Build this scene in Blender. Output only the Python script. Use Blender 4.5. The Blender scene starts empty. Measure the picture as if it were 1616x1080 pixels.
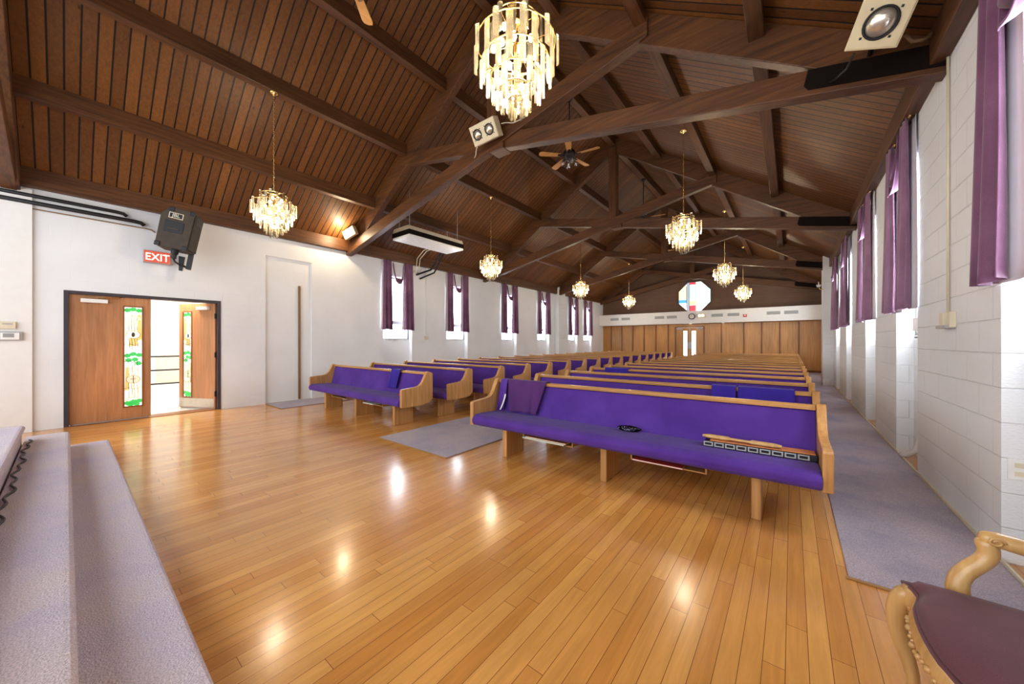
import bpy, bmesh, math, random
from mathutils import Vector, Matrix, Euler

random.seed(7)
PI = math.pi
scn = bpy.context.scene
COL = scn.collection

# ------------------------------------------------------------------ camera, world, exposure
YAW = math.radians(38.4)
CAMH = 1.30
cam_d = bpy.data.cameras.new('camera')
cam = bpy.data.objects.new('camera', cam_d)
COL.objects.link(cam)
cam.location = (0, 0, CAMH)
cam.rotation_euler = (PI / 2, 0, YAW)
cam_d.sensor_width = 36.0
cam_d.lens = 557.0 / 1616.0 * 36.0
cam_d.clip_start = 0.05
scn.camera = cam

world = bpy.data.worlds.new('world')
scn.world = world
world.use_nodes = True
world.node_tree.nodes['Background'].inputs[0].default_value = (0.87, 0.935, 1.0, 1)
world.node_tree.nodes['Background'].inputs[1].default_value = 2.3

scn.view_settings.view_transform = 'Standard'
scn.view_settings.look = 'None'
scn.view_settings.gamma = 1.0
scn.view_settings.use_curve_mapping = False
scn.view_settings.exposure = 0.78

WINDOW_LIGHT = 7.5      # brightness of the frosted panes
CHANDELIER_W = 52.0     # watts of each chandelier's bulbs
HALL_FILL_W = 125.0  # strength of the added lamp that stands in for hall daylight
try:
    scn.cycles.use_denoising = True
    scn.cycles.max_bounces = 10
    scn.cycles.diffuse_bounces = 5
    scn.cycles.transparent_max_bounces = 24
    scn.cycles.sample_clamp_indirect = 6.0
    scn.cycles.caustics_reflective = False
    scn.cycles.caustics_refractive = False
except Exception:
    pass

# ------------------------------------------------------------------ dimensions
XL, XR = -8.65, 0.97          # faces of the two long walls
XC = (XL + XR) / 2            # ridge
EAVE = 3.53                   # underside of the wall plates
RIDGE = 6.92                  # deck at the ridge
SL = 0.665                     # roof slope
YB = 19.5                     # back wall
YF = -3.2                     # stage end of what is built
TR = [-0.47, 4.4, 9.35, 14.3, 19.2]
def deck(x): return RIDGE - SL * abs(x - XC)

# ------------------------------------------------------------------ materials
def srgb(r, g, b):
    def f(c):
        c /= 255.0
        return c / 12.92 if c <= 0.04045 else ((c + 0.055) / 1.055) ** 2.4
    return (f(r), f(g), f(b), 1)

class N:
    """small node helper"""
    def __init__(self, name):
        self.m = bpy.data.materials.new(name); self.m.use_nodes = True
        self.t = self.m.node_tree
        self.b = self.t.nodes['Principled BSDF']
    def new(self, typ, **kw):
        n = self.t.nodes.new(typ)
        for k, v in kw.items():
            if k in n.inputs: n.inputs[k].default_value = v
            else: setattr(n, k, v)
        return n
    def link(self, a, b): self.t.links.new(a, b)
    def coords(self, scale=(1, 1, 1), rot=(0, 0, 0), kind='Object', loc=(0, 0, 0)):
        tc = self.new('ShaderNodeTexCoord'); mp = self.new('ShaderNodeMapping')
        mp.inputs['Location'].default_value = loc; mp.inputs['Scale'].default_value = scale; mp.inputs['Rotation'].default_value = rot
        self.link(tc.outputs[kind], mp.inputs['Vector'])
        return mp.outputs['Vector']
    def ramp(self, fac, stops):
        r = self.new('ShaderNodeValToRGB')
        e = r.color_ramp.elements
        while len(e) < len(stops): e.new(0.5)
        for k, (p, c) in enumerate(stops):
            e[k].position = p; e[k].color = c
        self.link(fac, r.inputs['Fac'])
        return r.outputs['Color']
    def mix(self, a, b, fac, blend='MIX'):
        m = self.new('ShaderNodeMix', data_type='RGBA', blend_type=blend)
        for v, i in ((fac, 0), (a, 6), (b, 7)):
            if hasattr(v, 'is_linked'): self.link(v, m.inputs[i])
            else: m.inputs[i].default_value = v
        return m.outputs[2]
    def bump(self, h, strength=0.3, dist=0.01, prev=None):
        b = self.new('ShaderNodeBump')
        b.inputs['Strength'].default_value = strength; b.inputs['Distance'].default_value = dist
        self.link(h, b.inputs['Height'])
        if prev: self.link(prev, b.inputs['Normal'])
        return b.outputs['Normal']

def set_(b, **kw):
    names = {'rough': 'Roughness', 'metal': 'Metallic', 'spec': 'Specular IOR Level', 'coat': 'Coat Weight',
             'coat_rough': 'Coat Roughness', 'sheen': 'Sheen Weight', 'trans': 'Transmission Weight', 'ior': 'IOR'}
    for k, v in kw.items():
        if names[k] in b.inputs: b.inputs[names[k]].default_value = v

def plain(name, c, rough=0.5, metal=0.0, spec=0.4, noise=0.06):
    n = N(name)
    v = n.new('ShaderNodeTexNoise', Scale=9.0, Detail=3.0)
    n.link(n.coords(), v.inputs['Vector'])
    lo = tuple(x * (1 - noise) for x in c[:3]) + (1,); hi = tuple(min(1, x * (1 + noise)) for x in c[:3]) + (1,)
    n.link(n.ramp(v.outputs['Fac'], [(0.3, lo), (0.7, hi)]), n.b.inputs['Base Color'])
    set_(n.b, rough=rough, metal=metal, spec=spec)
    return n.m

def wood(name, lo, hi, axis, rough=0.45, scale=1.0, spec=0.4, bump=0.08, coat=0.0):
    """grain streaks along the given local axis (0 x, 1 y, 2 z)"""
    n = N(name)
    sc = [26 * scale] * 3; sc[axis] = 1.6 * scale
    v = n.coords(tuple(sc))
    a = n.new('ShaderNodeTexNoise', Scale=1.0, Detail=6.0, Roughness=0.6, Distortion=0.6)
    n.link(v, a.inputs['Vector'])
    sc2 = [2.2 * scale] * 3; sc2[axis] = 0.6 * scale
    b = n.new('ShaderNodeTexNoise', Scale=1.0, Detail=2.0); n.link(n.coords(tuple(sc2)), b.inputs['Vector'])
    g = n.ramp(a.outputs['Fac'], [(0.28, lo), (0.72, hi)])
    g2 = n.ramp(b.outputs['Fac'], [(0.3, (0.72, 0.72, 0.72, 1)), (0.7, (1.15, 1.1, 1.05, 1))])
    n.link(n.mix(g, g2, 1.0, 'MULTIPLY'), n.b.inputs['Base Color'])
    n.link(n.bump(a.outputs['Fac'], bump, 0.004), n.b.inputs['Normal'])
    set_(n.b, rough=rough, spec=spec, coat=coat, coat_rough=0.15)
    return n.m

def fabric(name, c, c2, rough=0.85, sheen=0.08, weave=900.0, bump=0.25, spec=0.2):
    n = N(name)
    v = n.new('ShaderNodeTexNoise', Scale=3.0, Detail=4.0); n.link(n.coords(), v.inputs['Vector'])
    w = n.new('ShaderNodeTexNoise', Scale=weave, Detail=1.0); n.link(n.coords(), w.inputs['Vector'])
    col = n.ramp(v.outputs['Fac'], [(0.32, c), (0.68, c2)])
    g = n.ramp(w.outputs['Fac'], [(0.35, (0.82, 0.82, 0.82, 1)), (0.65, (1.1, 1.1, 1.1, 1))])
    n.link(n.mix(col, g, 1.0, 'MULTIPLY'), n.b.inputs['Base Color'])
    n.link(n.bump(w.outputs['Fac'], bump, 0.003), n.b.inputs['Normal'])
    set_(n.b, rough=rough, sheen=sheen, spec=spec)
    return n.m

def carpet(name, c, c2, c3):
    n = N(name)
    v = n.new('ShaderNodeTexNoise', Scale=1.6, Detail=5.0, Roughness=0.6); n.link(n.coords(), v.inputs['Vector'])
    w = n.new('ShaderNodeTexNoise', Scale=170.0, Detail=2.0); n.link(n.coords(), w.inputs['Vector'])
    col = n.ramp(v.outputs['Fac'], [(0.34, c), (0.5, c2), (0.66, c3)])
    g = n.ramp(w.outputs['Fac'], [(0.3, (0.66, 0.66, 0.68, 1)), (0.7, (1.2, 1.2, 1.2, 1))])
    n.link(n.mix(col, g, 1.0, 'MULTIPLY'), n.b.inputs['Base Color'])
    n.link(n.bump(w.outputs['Fac'], 0.9, 0.012), n.b.inputs['Normal'])
    set_(n.b, rough=0.95, spec=0.1, sheen=0.3)
    return n.m

def emit(name, c, s):
    n = N(name)
    set_(n.b, rough=0.4)
    n.b.inputs['Base Color'].default_value = c
    n.b.inputs['Emission Color'].default_value = c
    n.b.inputs['Emission Strength'].default_value = s
    return n.m

def planks(name, row, length, lo, hi, gap, gapsize, rot, rough, bump, grain_axis, coat=0.0, spec=0.4, knots=False, var=1.0, squash_off=0.37):
    """boards laid side by side; rows are stacked across the boards"""
    n = N(name)
    vec = n.coords((1, 1, 1), rot, loc=(17.3, 0.02, 0))
    if length < 10:
        # every row of boards starts at its own place
        sx = n.new('ShaderNodeSeparateXYZ'); n.link(vec, sx.inputs[0])
        dv = n.new('ShaderNodeMath', operation='DIVIDE'); dv.inputs[1].default_value = row; n.link(sx.outputs['Y'], dv.inputs[0])
        fl_ = n.new('ShaderNodeMath', operation='FLOOR'); n.link(dv.outputs[0], fl_.inputs[0])
        wn = n.new('ShaderNodeTexWhiteNoise', noise_dimensions='1D'); n.link(fl_.outputs[0], wn.inputs['W'])
        ml = n.new('ShaderNodeMath', operation='MULTIPLY_ADD'); ml.inputs[1].default_value = length * 3.0
        n.link(wn.outputs['Value'], ml.inputs[0]); n.link(sx.outputs['X'], ml.inputs[2])
        cb = n.new('ShaderNodeCombineXYZ'); n.link(ml.outputs[0], cb.inputs['X']); n.link(sx.outputs['Y'], cb.inputs['Y'])
        vec = cb.outputs[0]; squash_off = 0.0
    br = n.new('ShaderNodeTexBrick', offset=squash_off, offset_frequency=2, squash=1.0)
    br.inputs['Scale'].default_value = 1.0
    br.inputs['Brick Width'].default_value = length
    br.inputs['Row Height'].default_value = row
    br.inputs['Mortar Size'].default_value = gapsize
    br.inputs['Mortar Smooth'].default_value = 0.2
    br.inputs['Color1'].default_value = (0.0, 0.0, 0.0, 1)
    br.inputs['Color2'].default_value = (1, 1, 1, 1)
    br.inputs['Mortar'].default_value = (0.5, 0.5, 0.5, 1)
    n.link(vec, br.inputs['Vector'])
    base = n.ramp(br.outputs['Color'], [(0.0, lo), (1.0, hi)])
    sc = [30.0] * 3; sc[grain_axis] = 2.2
    g = n.new('ShaderNodeTexNoise', Scale=1.0, Detail=6.0, Roughness=0.62, Distortion=0.8); n.link(n.coords(tuple(sc)), g.inputs['Vector'])
    gr = n.ramp(g.outputs['Fac'], [(0.28, (1 - .34 * var, 1 - .38 * var, 1 - .42 * var, 1)), (0.7, (1 + .16 * var, 1 + .15 * var, 1 + .12 * var, 1))])
    col = n.mix(base, gr, 1.0, 'MULTIPLY')
    bl = n.new('ShaderNodeTexNoise', Scale=0.9, Detail=3.0); n.link(n.coords(), bl.inputs['Vector'])
    blr = n.ramp(bl.outputs['Fac'], [(0.3, (0.82, 0.8, 0.78, 1)), (0.7, (1.12, 1.1, 1.08, 1))])
    col = n.mix(col, blr, 1.0, 'MULTIPLY')
    if knots:
        k = n.new('ShaderNodeTexVoronoi', Scale=3.1); n.link(n.coords((0.55, 2.0, 1)), k.inputs['Vector'])
        kr = n.ramp(k.outputs['Distance'], [(0.02, (0.25, 0.2, 0.18, 1)), (0.09, (1, 1, 1, 1))])
        col = n.mix(col, kr, 1.0, 'MULTIPLY')
    col = n.mix(col, gap, br.outputs['Fac'])
    n.link(col, n.b.inputs['Base Color'])
    inv = n.new('ShaderNodeMath', operation='SUBTRACT'); inv.inputs[0].default_value = 1.0
    n.link(br.outputs['Fac'], inv.inputs[1])
    nb = n.bump(inv.outputs[0], bump, 0.012)
    wv = n.new('ShaderNodeTexNoise', Scale=1.0, Detail=2.0); n.link(n.coords((7, 7, 7)), wv.inputs['Vector'])
    n.link(n.bump(wv.outputs['Fac'], 0.05, 0.02, nb), n.b.inputs['Normal'])
    set_(n.b, rough=rough, spec=spec, coat=coat, coat_rough=0.13)
    return n.m

def block_wall(name, c, c2, k=1.0):
    """painted concrete block on a wall lying in the y-z plane"""
    n = N(name)
    tc = n.new('ShaderNodeTexCoord'); sx = n.new('ShaderNodeSeparateXYZ'); cx = n.new('ShaderNodeCombineXYZ')
    ad = n.new('ShaderNodeMath', operation='ADD')
    n.link(tc.outputs['Object'], sx.inputs[0])
    n.link(sx.outputs['Y'], ad.inputs[0]); n.link(sx.outputs['X'], ad.inputs[1])
    n.link(ad.outputs[0], cx.inputs['X']); n.link(sx.outputs['Z'], cx.inputs['Y'])
    br = n.new('ShaderNodeTexBrick', offset=0.5)
    br.inputs['Scale'].default_value = 1.0; br.inputs['Brick Width'].default_value = 0.41
    br.inputs['Row Height'].default_value = 0.205; br.inputs['Mortar Size'].default_value = 0.006
    br.inputs['Mortar Smooth'].default_value = 0.6
    n.link(cx.outputs[0], br.inputs['Vector'])
    v = n.new('ShaderNodeTexNoise', Scale=1.2, Detail=4.0); n.link(n.coords(), v.inputs['Vector'])
    n.link(n.ramp(v.outputs['Fac'], [(0.3, c), (0.7, c2)]), n.b.inputs['Base Color'])
    p = n.new('ShaderNodeTexNoise', Scale=60.0, Detail=4.0); n.link(n.coords((1, 1, 1.6)), p.inputs['Vector'])
    inv = n.new('ShaderNodeMath', operation='SUBTRACT'); inv.inputs[0].default_value = 1.0
    n.link(br.outputs['Fac'], inv.inputs[1])
    a = n.bump(inv.outputs[0], 0.7 * k, 0.01 * k)
    n.link(n.bump(p.outputs['Fac'], 0.4 * k, 0.006, a), n.b.inputs['Normal'])
    set_(n.b, rough=0.55, spec=0.35)
    return n.m

M = {}
M['wall'] = block_wall('painted_block', srgb(222, 223, 223), srgb(231, 232, 233))
M['wall_fine'] = block_wall('smooth_painted_block', srgb(222, 223, 223), srgb(231, 232, 233), 0.4)
M['paint'] = plain('white_paint', srgb(228, 225, 220), 0.6, noise=0.02)
M['floor'] = planks('maple_floor', 0.074, 1.15, srgb(204, 138, 66), srgb(227, 167, 91), srgb(120, 70, 32), 0.0014,
                    (0, 0, PI / 2), 0.23, 0.12, 1, coat=0.35, spec=0.5, var=0.5)
M['deck'] = planks('deck_boards', 0.13, 60.0, srgb(94, 58, 25), srgb(119, 76, 35), srgb(14, 8, 5), 0.0095,
                   (0, 0, 0), 0.5, 0.8, 0, knots=True, spec=0.35, var=1.0)
M['gable'] = planks('gable_boards', 0.2, 5.0, srgb(98, 74, 60), srgb(106, 80, 64), srgb(78, 58, 47), 0.003, (PI / 2, 0, 0), 0.6, 0.2, 0, spec=0.25, var=0.4)
for ax, nm in ((0, 'x'), (1, 'y'), (2, 'z')):
    M['beam_' + nm] = wood('dark_beam_' + nm, srgb(60, 34, 15), srgb(107, 67, 34), ax, 0.5, spec=0.4)
    M['oak_' + nm] = wood('oak_' + nm, srgb(166, 114, 58), srgb(208, 158, 98), ax, 0.38, spec=0.45, coat=0.15)
M['panel_z'] = wood('wall_panel_wood', srgb(176, 122, 60), srgb(206, 152, 86), 2, 0.35, 0.7, coat=0.15)
M['door_z'] = wood('door_wood', srgb(168, 112, 68), srgb(196, 140, 94), 2, 0.4, 1.2, coat=0.1)
M['batten'] = wood('batten_wood', srgb(120, 72, 32), srgb(150, 94, 46), 2, 0.4)
M['purple'] = fabric('purple_upholstery', srgb(77, 46, 128), srgb(91, 58, 147), spec=0.06)
M['plum'] = fabric('plum_cloth', srgb(72, 36, 90), srgb(88, 46, 106))
M['indigo'] = fabric('indigo_cloth', srgb(48, 30, 130), srgb(60, 40, 150))
M['seat_plum'] = fabric('mauve_brown_upholstery', srgb(98, 58, 64), srgb(116, 72, 78), 0.7, 0.1, 500, 0.15)
M['curtain'] = fabric('satin_curtain', srgb(96, 55, 84), srgb(126, 82, 112), 0.55, 0.25, 300, 0.05, 0.25)
M['mauve'] = fabric('grazing_lit_curtain', srgb(124, 84, 112), srgb(154, 114, 140), 0.55, 0.25, 300, 0.05, 0.25)  # same purple curtain satin, with grazing light painted in as a paler colour
M['sheer'] = plain('white_sheer', srgb(232, 226, 232), 0.7, noise=0.02)
M['carpet'] = carpet('mauve_carpet', srgb(160, 148, 168), srgb(184, 168, 178), srgb(198, 178, 180))
M['stepcarpet'] = carpet('lavender_carpet', srgb(214, 200, 220), srgb(230, 213, 224), srgb(236, 218, 218))
M['brass'] = plain('brass', srgb(222, 186, 118), 0.25, 1.0)
M['black'] = plain('black_metal', srgb(22, 21, 24), 0.5)
M['gusset'] = plain('dark_steel', srgb(22, 15, 11), 0.8, 0.0, 0.1)
M['frame'] = plain('dark_door_frame', srgb(58, 50, 56), 0.45)
M['chrome'] = plain('chrome', srgb(205, 205, 208), 0.2, 1.0)
M['grey'] = plain('grey_metal', srgb(165, 163, 160), 0.4)
M['alu'] = plain('window_frame_metal', srgb(112, 110, 112), 0.5)
M['white'] = plain('white_plastic', srgb(232, 230, 225), 0.4)
M['cream'] = plain('cream_enamel', srgb(214, 198, 160), 0.4)
M['beige'] = plain('beige_plastic', srgb(216, 203, 176), 0.5)
M['tan'] = plain('tan_pole', srgb(126, 98, 68), 0.5)
M['speaker'] = plain('speaker_carpet', srgb(64, 56, 48), 0.8, noise=0.15)
M['grille'] = plain('speaker_grille', srgb(48, 42, 37), 0.7, noise=0.2)
M['blade'] = wood('fan_blade_oak', srgb(196, 136, 66), srgb(222, 166, 96), 0, 0.4)
M['gilt'] = wood('carved_gilt_wood', srgb(186, 140, 80), srgb(216, 176, 116), 2, 0.35, 0.8, coat=0.3)
M['red'] = plain('red_cloth', srgb(190, 50, 36), 0.8)
M['orange'] = plain('orange_cover', srgb(196, 120, 70), 0.6)
M['mint'] = plain('mint_cover', srgb(150, 186, 150), 0.6)
M['paper'] = plain('paper', srgb(226, 220, 205), 0.7)
M['vent'] = plain('vent_slats', srgb(150, 148, 145), 0.5)
M['kick'] = plain('kick_plate', srgb(196, 186, 172), 0.35, 0.6)
M['edge'] = wood('carpet_edge_wood', srgb(150, 110, 60), srgb(180, 138, 84), 0, 0.5)
M['sequin'] = plain('black_sequins', srgb(18, 18, 20), 0.2, 0.6, noise=0.9)
M['pane'] = emit('frosted_daylight_pane', (0.86, 0.935, 1.0, 1), WINDOW_LIGHT)
M['pane_in'] = emit('daylit_door_pane', (1.0, 0.98, 0.93, 1), 2.2)
M['bulb'] = emit('bulb_glow', (1.0, 0.82, 0.55, 1), 12.0)
M['spotbulb'] = emit('flood_bulb_glow', (1.0, 0.85, 0.6, 1), 60.0)
M['lens'] = plain('dull_lamp_glass', srgb(196, 186, 168), 0.15, 0.7)
M['exit_red'] = emit('exit_face', srgb(196, 82, 62), 0.35)
M['exit_letter'] = emit('exit_letter_glow', (1.0, 0.93, 0.78, 1), 1.4)
M['down'] = emit('downlight_glow', (1.0, 0.86, 0.6, 1), 9.0)

def crystal():
    n = N('lucite_crystal')
    nt = n.t
    out = nt.nodes['Material Output']
    tr = n.new('ShaderNodeBsdfTransparent'); tr.inputs[0].default_value = (1.0, 0.97, 0.9, 1)
    tl = n.new('ShaderNodeBsdfTranslucent'); tl.inputs[0].default_value = (.26, .23, .175, 1)
    df = n.new('ShaderNodeBsdfDiffuse'); df.inputs[0].default_value = (.21, .19, .14, 1)
    gl = n.new('ShaderNodeBsdfGlossy'); gl.inputs[0].default_value = (1, 0.97, 0.9, 1); gl.inputs['Roughness'].default_value = 0.18
    m0 = n.new('ShaderNodeMixShader'); m0.inputs[0].default_value = 0.5
    m1 = n.new('ShaderNodeMixShader')
    fc = n.new('ShaderNodeLayerWeight'); fc.inputs[0].default_value = 0.5
    mr = n.new('ShaderNodeMapRange'); mr.inputs[1].default_value = 0.0; mr.inputs[2].default_value = 0.8; mr.inputs[3].default_value = 0.07; mr.inputs[4].default_value = 0.7
    n.link(fc.outputs['Facing'], mr.inputs[0]); n.link(mr.outputs[0], m1.inputs[0])
    m2 = n.new('ShaderNodeMixShader')
    lw = n.new('ShaderNodeLayerWeight'); lw.inputs[0].default_value = 0.35
    n.link(tl.outputs[0], m0.inputs[1]); n.link(df.outputs[0], m0.inputs[2])
    n.link(tr.outputs[0], m1.inputs[1]); n.link(m0.outputs[0], m1.inputs[2])
    n.link(lw.outputs['Fresnel'], m2.inputs[0])
    n.link(m1.outputs[0], m2.inputs[1]); n.link(gl.outputs[0], m2.inputs[2])
    n.link(m2.outputs[0], out.inputs['Surface'])
    return n.m
M['crystal'] = crystal()

def glass_clear():
    n = N('clear_lamp_glass')
    out = n.t.nodes['Material Output']
    tr = n.new('ShaderNodeBsdfTransparent'); gl = n.new('ShaderNodeBsdfGlossy'); gl.inputs['Roughness'].default_value = 0.05
    m = n.new('ShaderNodeMixShader'); m.inputs[0].default_value = 0.35
    n.link(tr.outputs[0], m.inputs[1]); n.link(gl.outputs[0], m.inputs[2]); n.link(m.outputs[0], out.inputs['Surface'])
    return n.m
M['glass'] = glass_clear()

def stained(name, c, s=0.8):
    return emit(name, c, s)
M['sg_cream'] = stained('stained_cream', srgb(240, 228, 186), 0.75)
M['sg_white'] = stained('stained_white', srgb(242, 240, 226), 0.85)
M['sg_amber'] = stained('stained_amber', srgb(214, 178, 104), 0.6)
M['sg_green'] = stained('stained_green', srgb(60, 176, 84), 0.5)
M['sg_pink'] = stained('stained_pink', srgb(226, 190, 160), 0.6)
M['sg_red'] = stained('stained_red', srgb(214, 60, 74), 0.8)
M['sg_blue'] = stained('stained_blue', srgb(70, 160, 206), 0.8)
M['sg_teal'] = stained('stained_teal', srgb(176, 214, 206), 1.2)
M['sg_lime'] = stained('stained_lime', srgb(206, 214, 140), 1.0)
M['sg_grey'] = stained('stained_grey', srgb(150, 160, 172), 0.7)
M['sg_bright'] = stained('stained_bright', srgb(248, 250, 250), 2.2)
M['lead'] = plain('lead_came', srgb(74, 66, 52), 0.5)

# ------------------------------------------------------------------ mesh helpers
class MB:
    """collects shapes and links them as one mesh object"""
    def __init__(self): self.bm = bmesh.new()
    def _xf(self, vs, mat):
        if mat is not None:
            for v in vs: v.co = mat @ v.co
    def box(self, x0, x1, y0, y1, z0, z1, mat=None):
        c = [(x0, y0, z0), (x1, y0, z0), (x1, y1, z0), (x0, y1, z0), (x0, y0, z1), (x1, y0, z1), (x1, y1, z1), (x0, y1, z1)]
        vs = [self.bm.verts.new(p) for p in c]
        for f in ((3, 2, 1, 0), (4, 5, 6, 7), (0, 1, 5, 4), (1, 2, 6, 5), (2, 3, 7, 6), (3, 0, 4, 7)):
            self.bm.faces.new([vs[i] for i in f])
        self._xf(vs, mat); return self
    def prism(self, pts, axis, a, b, mat=None):
        """polygon pts extruded from a to b along axis; pts are the other two coordinates in cyclic order"""
        def P(u, v, t):
            return {0: (t, u, v), 1: (u, t, v), 2: (u, v, t)}[axis]
        lo = [self.bm.verts.new(P(u, v, a)) for u, v in pts]; hi = [self.bm.verts.new(P(u, v, b)) for u, v in pts]
        n = len(pts)
        self.bm.faces.new(lo[::-1]); self.bm.faces.new(hi)
        for i in range(n):
            self.bm.faces.new([lo[i], lo[(i + 1) % n], hi[(i + 1) % n], hi[i]])
        self._xf(lo + hi, mat); return self
    def tube(self, pts, r, seg=8, closed=False, caps=True):
        pts = [Vector(p) for p in pts]; n = len(pts)
        rr = r if isinstance(r, (list, tuple)) else [r] * n
        rings = []
        up = None
        for i in range(n):
            if closed: d = pts[(i + 1) % n] - pts[i - 1]
            else: d = pts[min(i + 1, n - 1)] - pts[max(i - 1, 0)]
            d.normalize()
            if up is None:
                up = Vector((0, 0, 1)) if abs(d.z) < 0.9 else Vector((1, 0, 0))
            s = d.cross(up); s.normalize(); up = s.cross(d); up.normalize()
            rings.append([self.bm.verts.new(pts[i] + (s * math.cos(2 * PI * k / seg) + up * math.sin(2 * PI * k / seg)) * rr[i]) for k in range(seg)])
        m = n if closed else n - 1
        for i in range(m):
            a, b = rings[i], rings[(i + 1) % n]
            for k in range(seg):
                self.bm.faces.new([a[k], a[(k + 1) % seg], b[(k + 1) % seg], b[k]])
        if caps and not closed:
            self.bm.faces.new(rings[0][::-1]); self.bm.faces.new(rings[-1])
        return self
    def lathe(self, prof, seg=24, mat=None):
        """profile (r, z) about the local z axis"""
        vs = []; rings = []
        for r, z in prof:
            if r < 1e-5:
                v = self.bm.verts.new((0, 0, z)); rings.append([v] * seg); vs.append(v)
            else:
                ring = [self.bm.verts.new((r * math.cos(2 * PI * k / seg), r * math.sin(2 * PI * k / seg), z)) for k in range(seg)]
                rings.append(ring); vs += ring
        for a, b in zip(rings, rings[1:]):
            for k in range(seg):
                q = [a[k], a[(k + 1) % seg], b[(k + 1) % seg], b[k]]
                u = []
                for v in q:
                    if v not in u: u.append(v)
                if len(u) > 2: self.bm.faces.new(u)
        self._xf(vs, mat); return self
    def grid(self, fn, nu, nv):
        vs = [[self.bm.verts.new(fn(i / nu, j / nv)) for j in range(nv + 1)] for i in range(nu + 1)]
        for i in range(nu):
            for j in range(nv):
                self.bm.faces.new([vs[i][j], vs[i + 1][j], vs[i + 1][j + 1], vs[i][j + 1]])
        return self
    def build(self, name, mat, parent=None, smooth=False, bevel=0.0, solid=0.0, seg=2, subsurf=0):
        me = bpy.data.meshes.new(name)
        bmesh.ops.recalc_face_normals(self.bm, faces=self.bm.faces)
        if smooth:
            for f in self.bm.faces: f.smooth = True
        self.bm.to_mesh(me); self.bm.free()
        me.materials.append(mat)
        o = bpy.data.objects.new(name, me); COL.objects.link(o)
        if parent: o.parent = parent
        if solid:
            s = o.modifiers.new('thick', 'SOLIDIFY'); s.thickness = solid; s.offset = 0
        if bevel:
            b = o.modifiers.new('edge', 'BEVEL'); b.width = bevel; b.segments = seg; b.limit_method = 'ANGLE'; b.angle_limit = math.radians(40)
        if subsurf:
            s = o.modifiers.new('soft', 'SUBSURF'); s.levels = subsurf; s.render_levels = subsurf
        return o

def tag(o, label, cat, group=None, kind=None):
    o['label'] = label; o['category'] = cat
    if group: o['group'] = group
    if kind: o['kind'] = kind
    return o
def thing(name, label, cat, loc=(0, 0, 0), rz=0.0, group=None, rot=None, kind='thing'):
    o = bpy.data.objects.new(name, None); COL.objects.link(o)
    o.empty_display_size = 0.1
    o.location = loc; o.rotation_euler = rot if rot is not None else (0, 0, rz)
    return tag(o, label, cat, group, kind)
def struct(o, label, cat):
    return tag(o, label, cat, None, 'structure')
KIDS = {}
def dup(root, loc=None, rz=None, label=None):
    """a copy of a thing with its parts and their sub-parts"""
    def cp(o, parent):
        c = o.copy(); COL.objects.link(c)
        if parent: c.parent = parent
        for ch in [k for k in bpy.data.objects if k.parent == o and k != c]: cp(ch, c)
        return c
    r = cp(root, None)
    if loc is not None: r.location = loc
    if rz is not None: r.rotation_euler = (0, 0, rz)
    if label: r['label'] = label
    return r
def text(body, size, mat, parent, loc, rot, extrude=0.004, name='lettering', sx=1.0):
    cu = bpy.data.curves.new(name, 'FONT'); cu.body = body; cu.size = size; cu.extrude = extrude
    cu.align_x = 'CENTER'; cu.align_y = 'CENTER'
    cu.materials.append(mat)
    tmp = bpy.data.objects.new(name, cu); COL.objects.link(tmp)
    me = bpy.data.meshes.new_from_object(tmp.evaluated_get(bpy.context.evaluated_depsgraph_get()))
    bpy.data.objects.remove(tmp)
    me.name = name
    o = bpy.data.objects.new(name, me); COL.objects.link(o); o.parent = parent
    o.location = loc; o.rotation_euler = rot; o.scale = (sx, 1, 1)
    return o
ORD = ['first', 'second', 'third', 'fourth', 'fifth', 'sixth', 'seventh', 'eighth', 'ninth', 'tenth', 'eleventh', 'twelfth',
       'thirteenth', 'fourteenth', 'fifteenth', 'sixteenth', 'seventeenth']

# ------------------------------------------------------------------ floor
fl = MB().box(XL, XR + 0.2, YF, YB, -0.12, 0.0).build('floor', M['floor'])
struct(fl, 'glossy honey coloured maple strip floor', 'floor')

# ------------------------------------------------------------------ long walls with full height niches
NICHE_TOP = 3.12; ND = 0.14; SILL = 1.36
LN = [(5.31, 6.23), (7.55, 8.47), (10.28, 11.2), (12.7, 13.62), (15.42, 16.32), (17.03, 17.95)]
BLOCKED = (2.59, 3.5)
DOOR = (-0.03, 1.85, 2.09)
RN = [(2.5, 3.43), (5.2, 6.1), (7.42, 8.32), (10.08, 10.98), (12.37, 13.28), (15.4, 16.3), (17.0, 17.9)]
def long_wall(xf, sgn, niches, extra, door, name, label):
    """xf: room face; sgn: outward direction along x"""
    m = MB()
    def bx(a, b, y0, y1, z0, z1):
        m.box(min(a, b), max(a, b), y0, y1, z0, z1)
    xb = xf + sgn * ND; xo = xf + sgn * 0.3
    top = deck(xf) - 0.01
    cuts = sorted([(a, b, 'w') for a, b in niches] + extra + ([(door[0], door[1], 'd')] if door else []))
    y = YF
    for a, b, k in cuts:
        bx(xf, xo, y, a, 0, top)
        if k == 'w':
            bx(xf, xo, a, b, NICHE_TOP, top)
            bx(xb, xo, a, b, 0, SILL)
        elif k == 'b':
            bx(xf, xo, a, b, NICHE_TOP, top)
            bx(xf + sgn * 0.05, xo, a, b, 0, NICHE_TOP)
        else:
            bx(xf, xo, a, b, door[2], top)
        y = b
    bx(xf, xo, y, YB + 0.2, 0, top)
    o = m.build(name, M['wall_fine' if sgn < 0 else 'wall'])
    return struct(o, label, 'wall')
wl = long_wall(XL, -1, LN, [(BLOCKED[0], BLOCKED[1], 'b')], DOOR, 'wall_left', 'white painted block wall holding the open double door')
wr = long_wall(XR, 1, RN, [], None, 'wall_right', 'white painted block wall beside the armchair')

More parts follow.
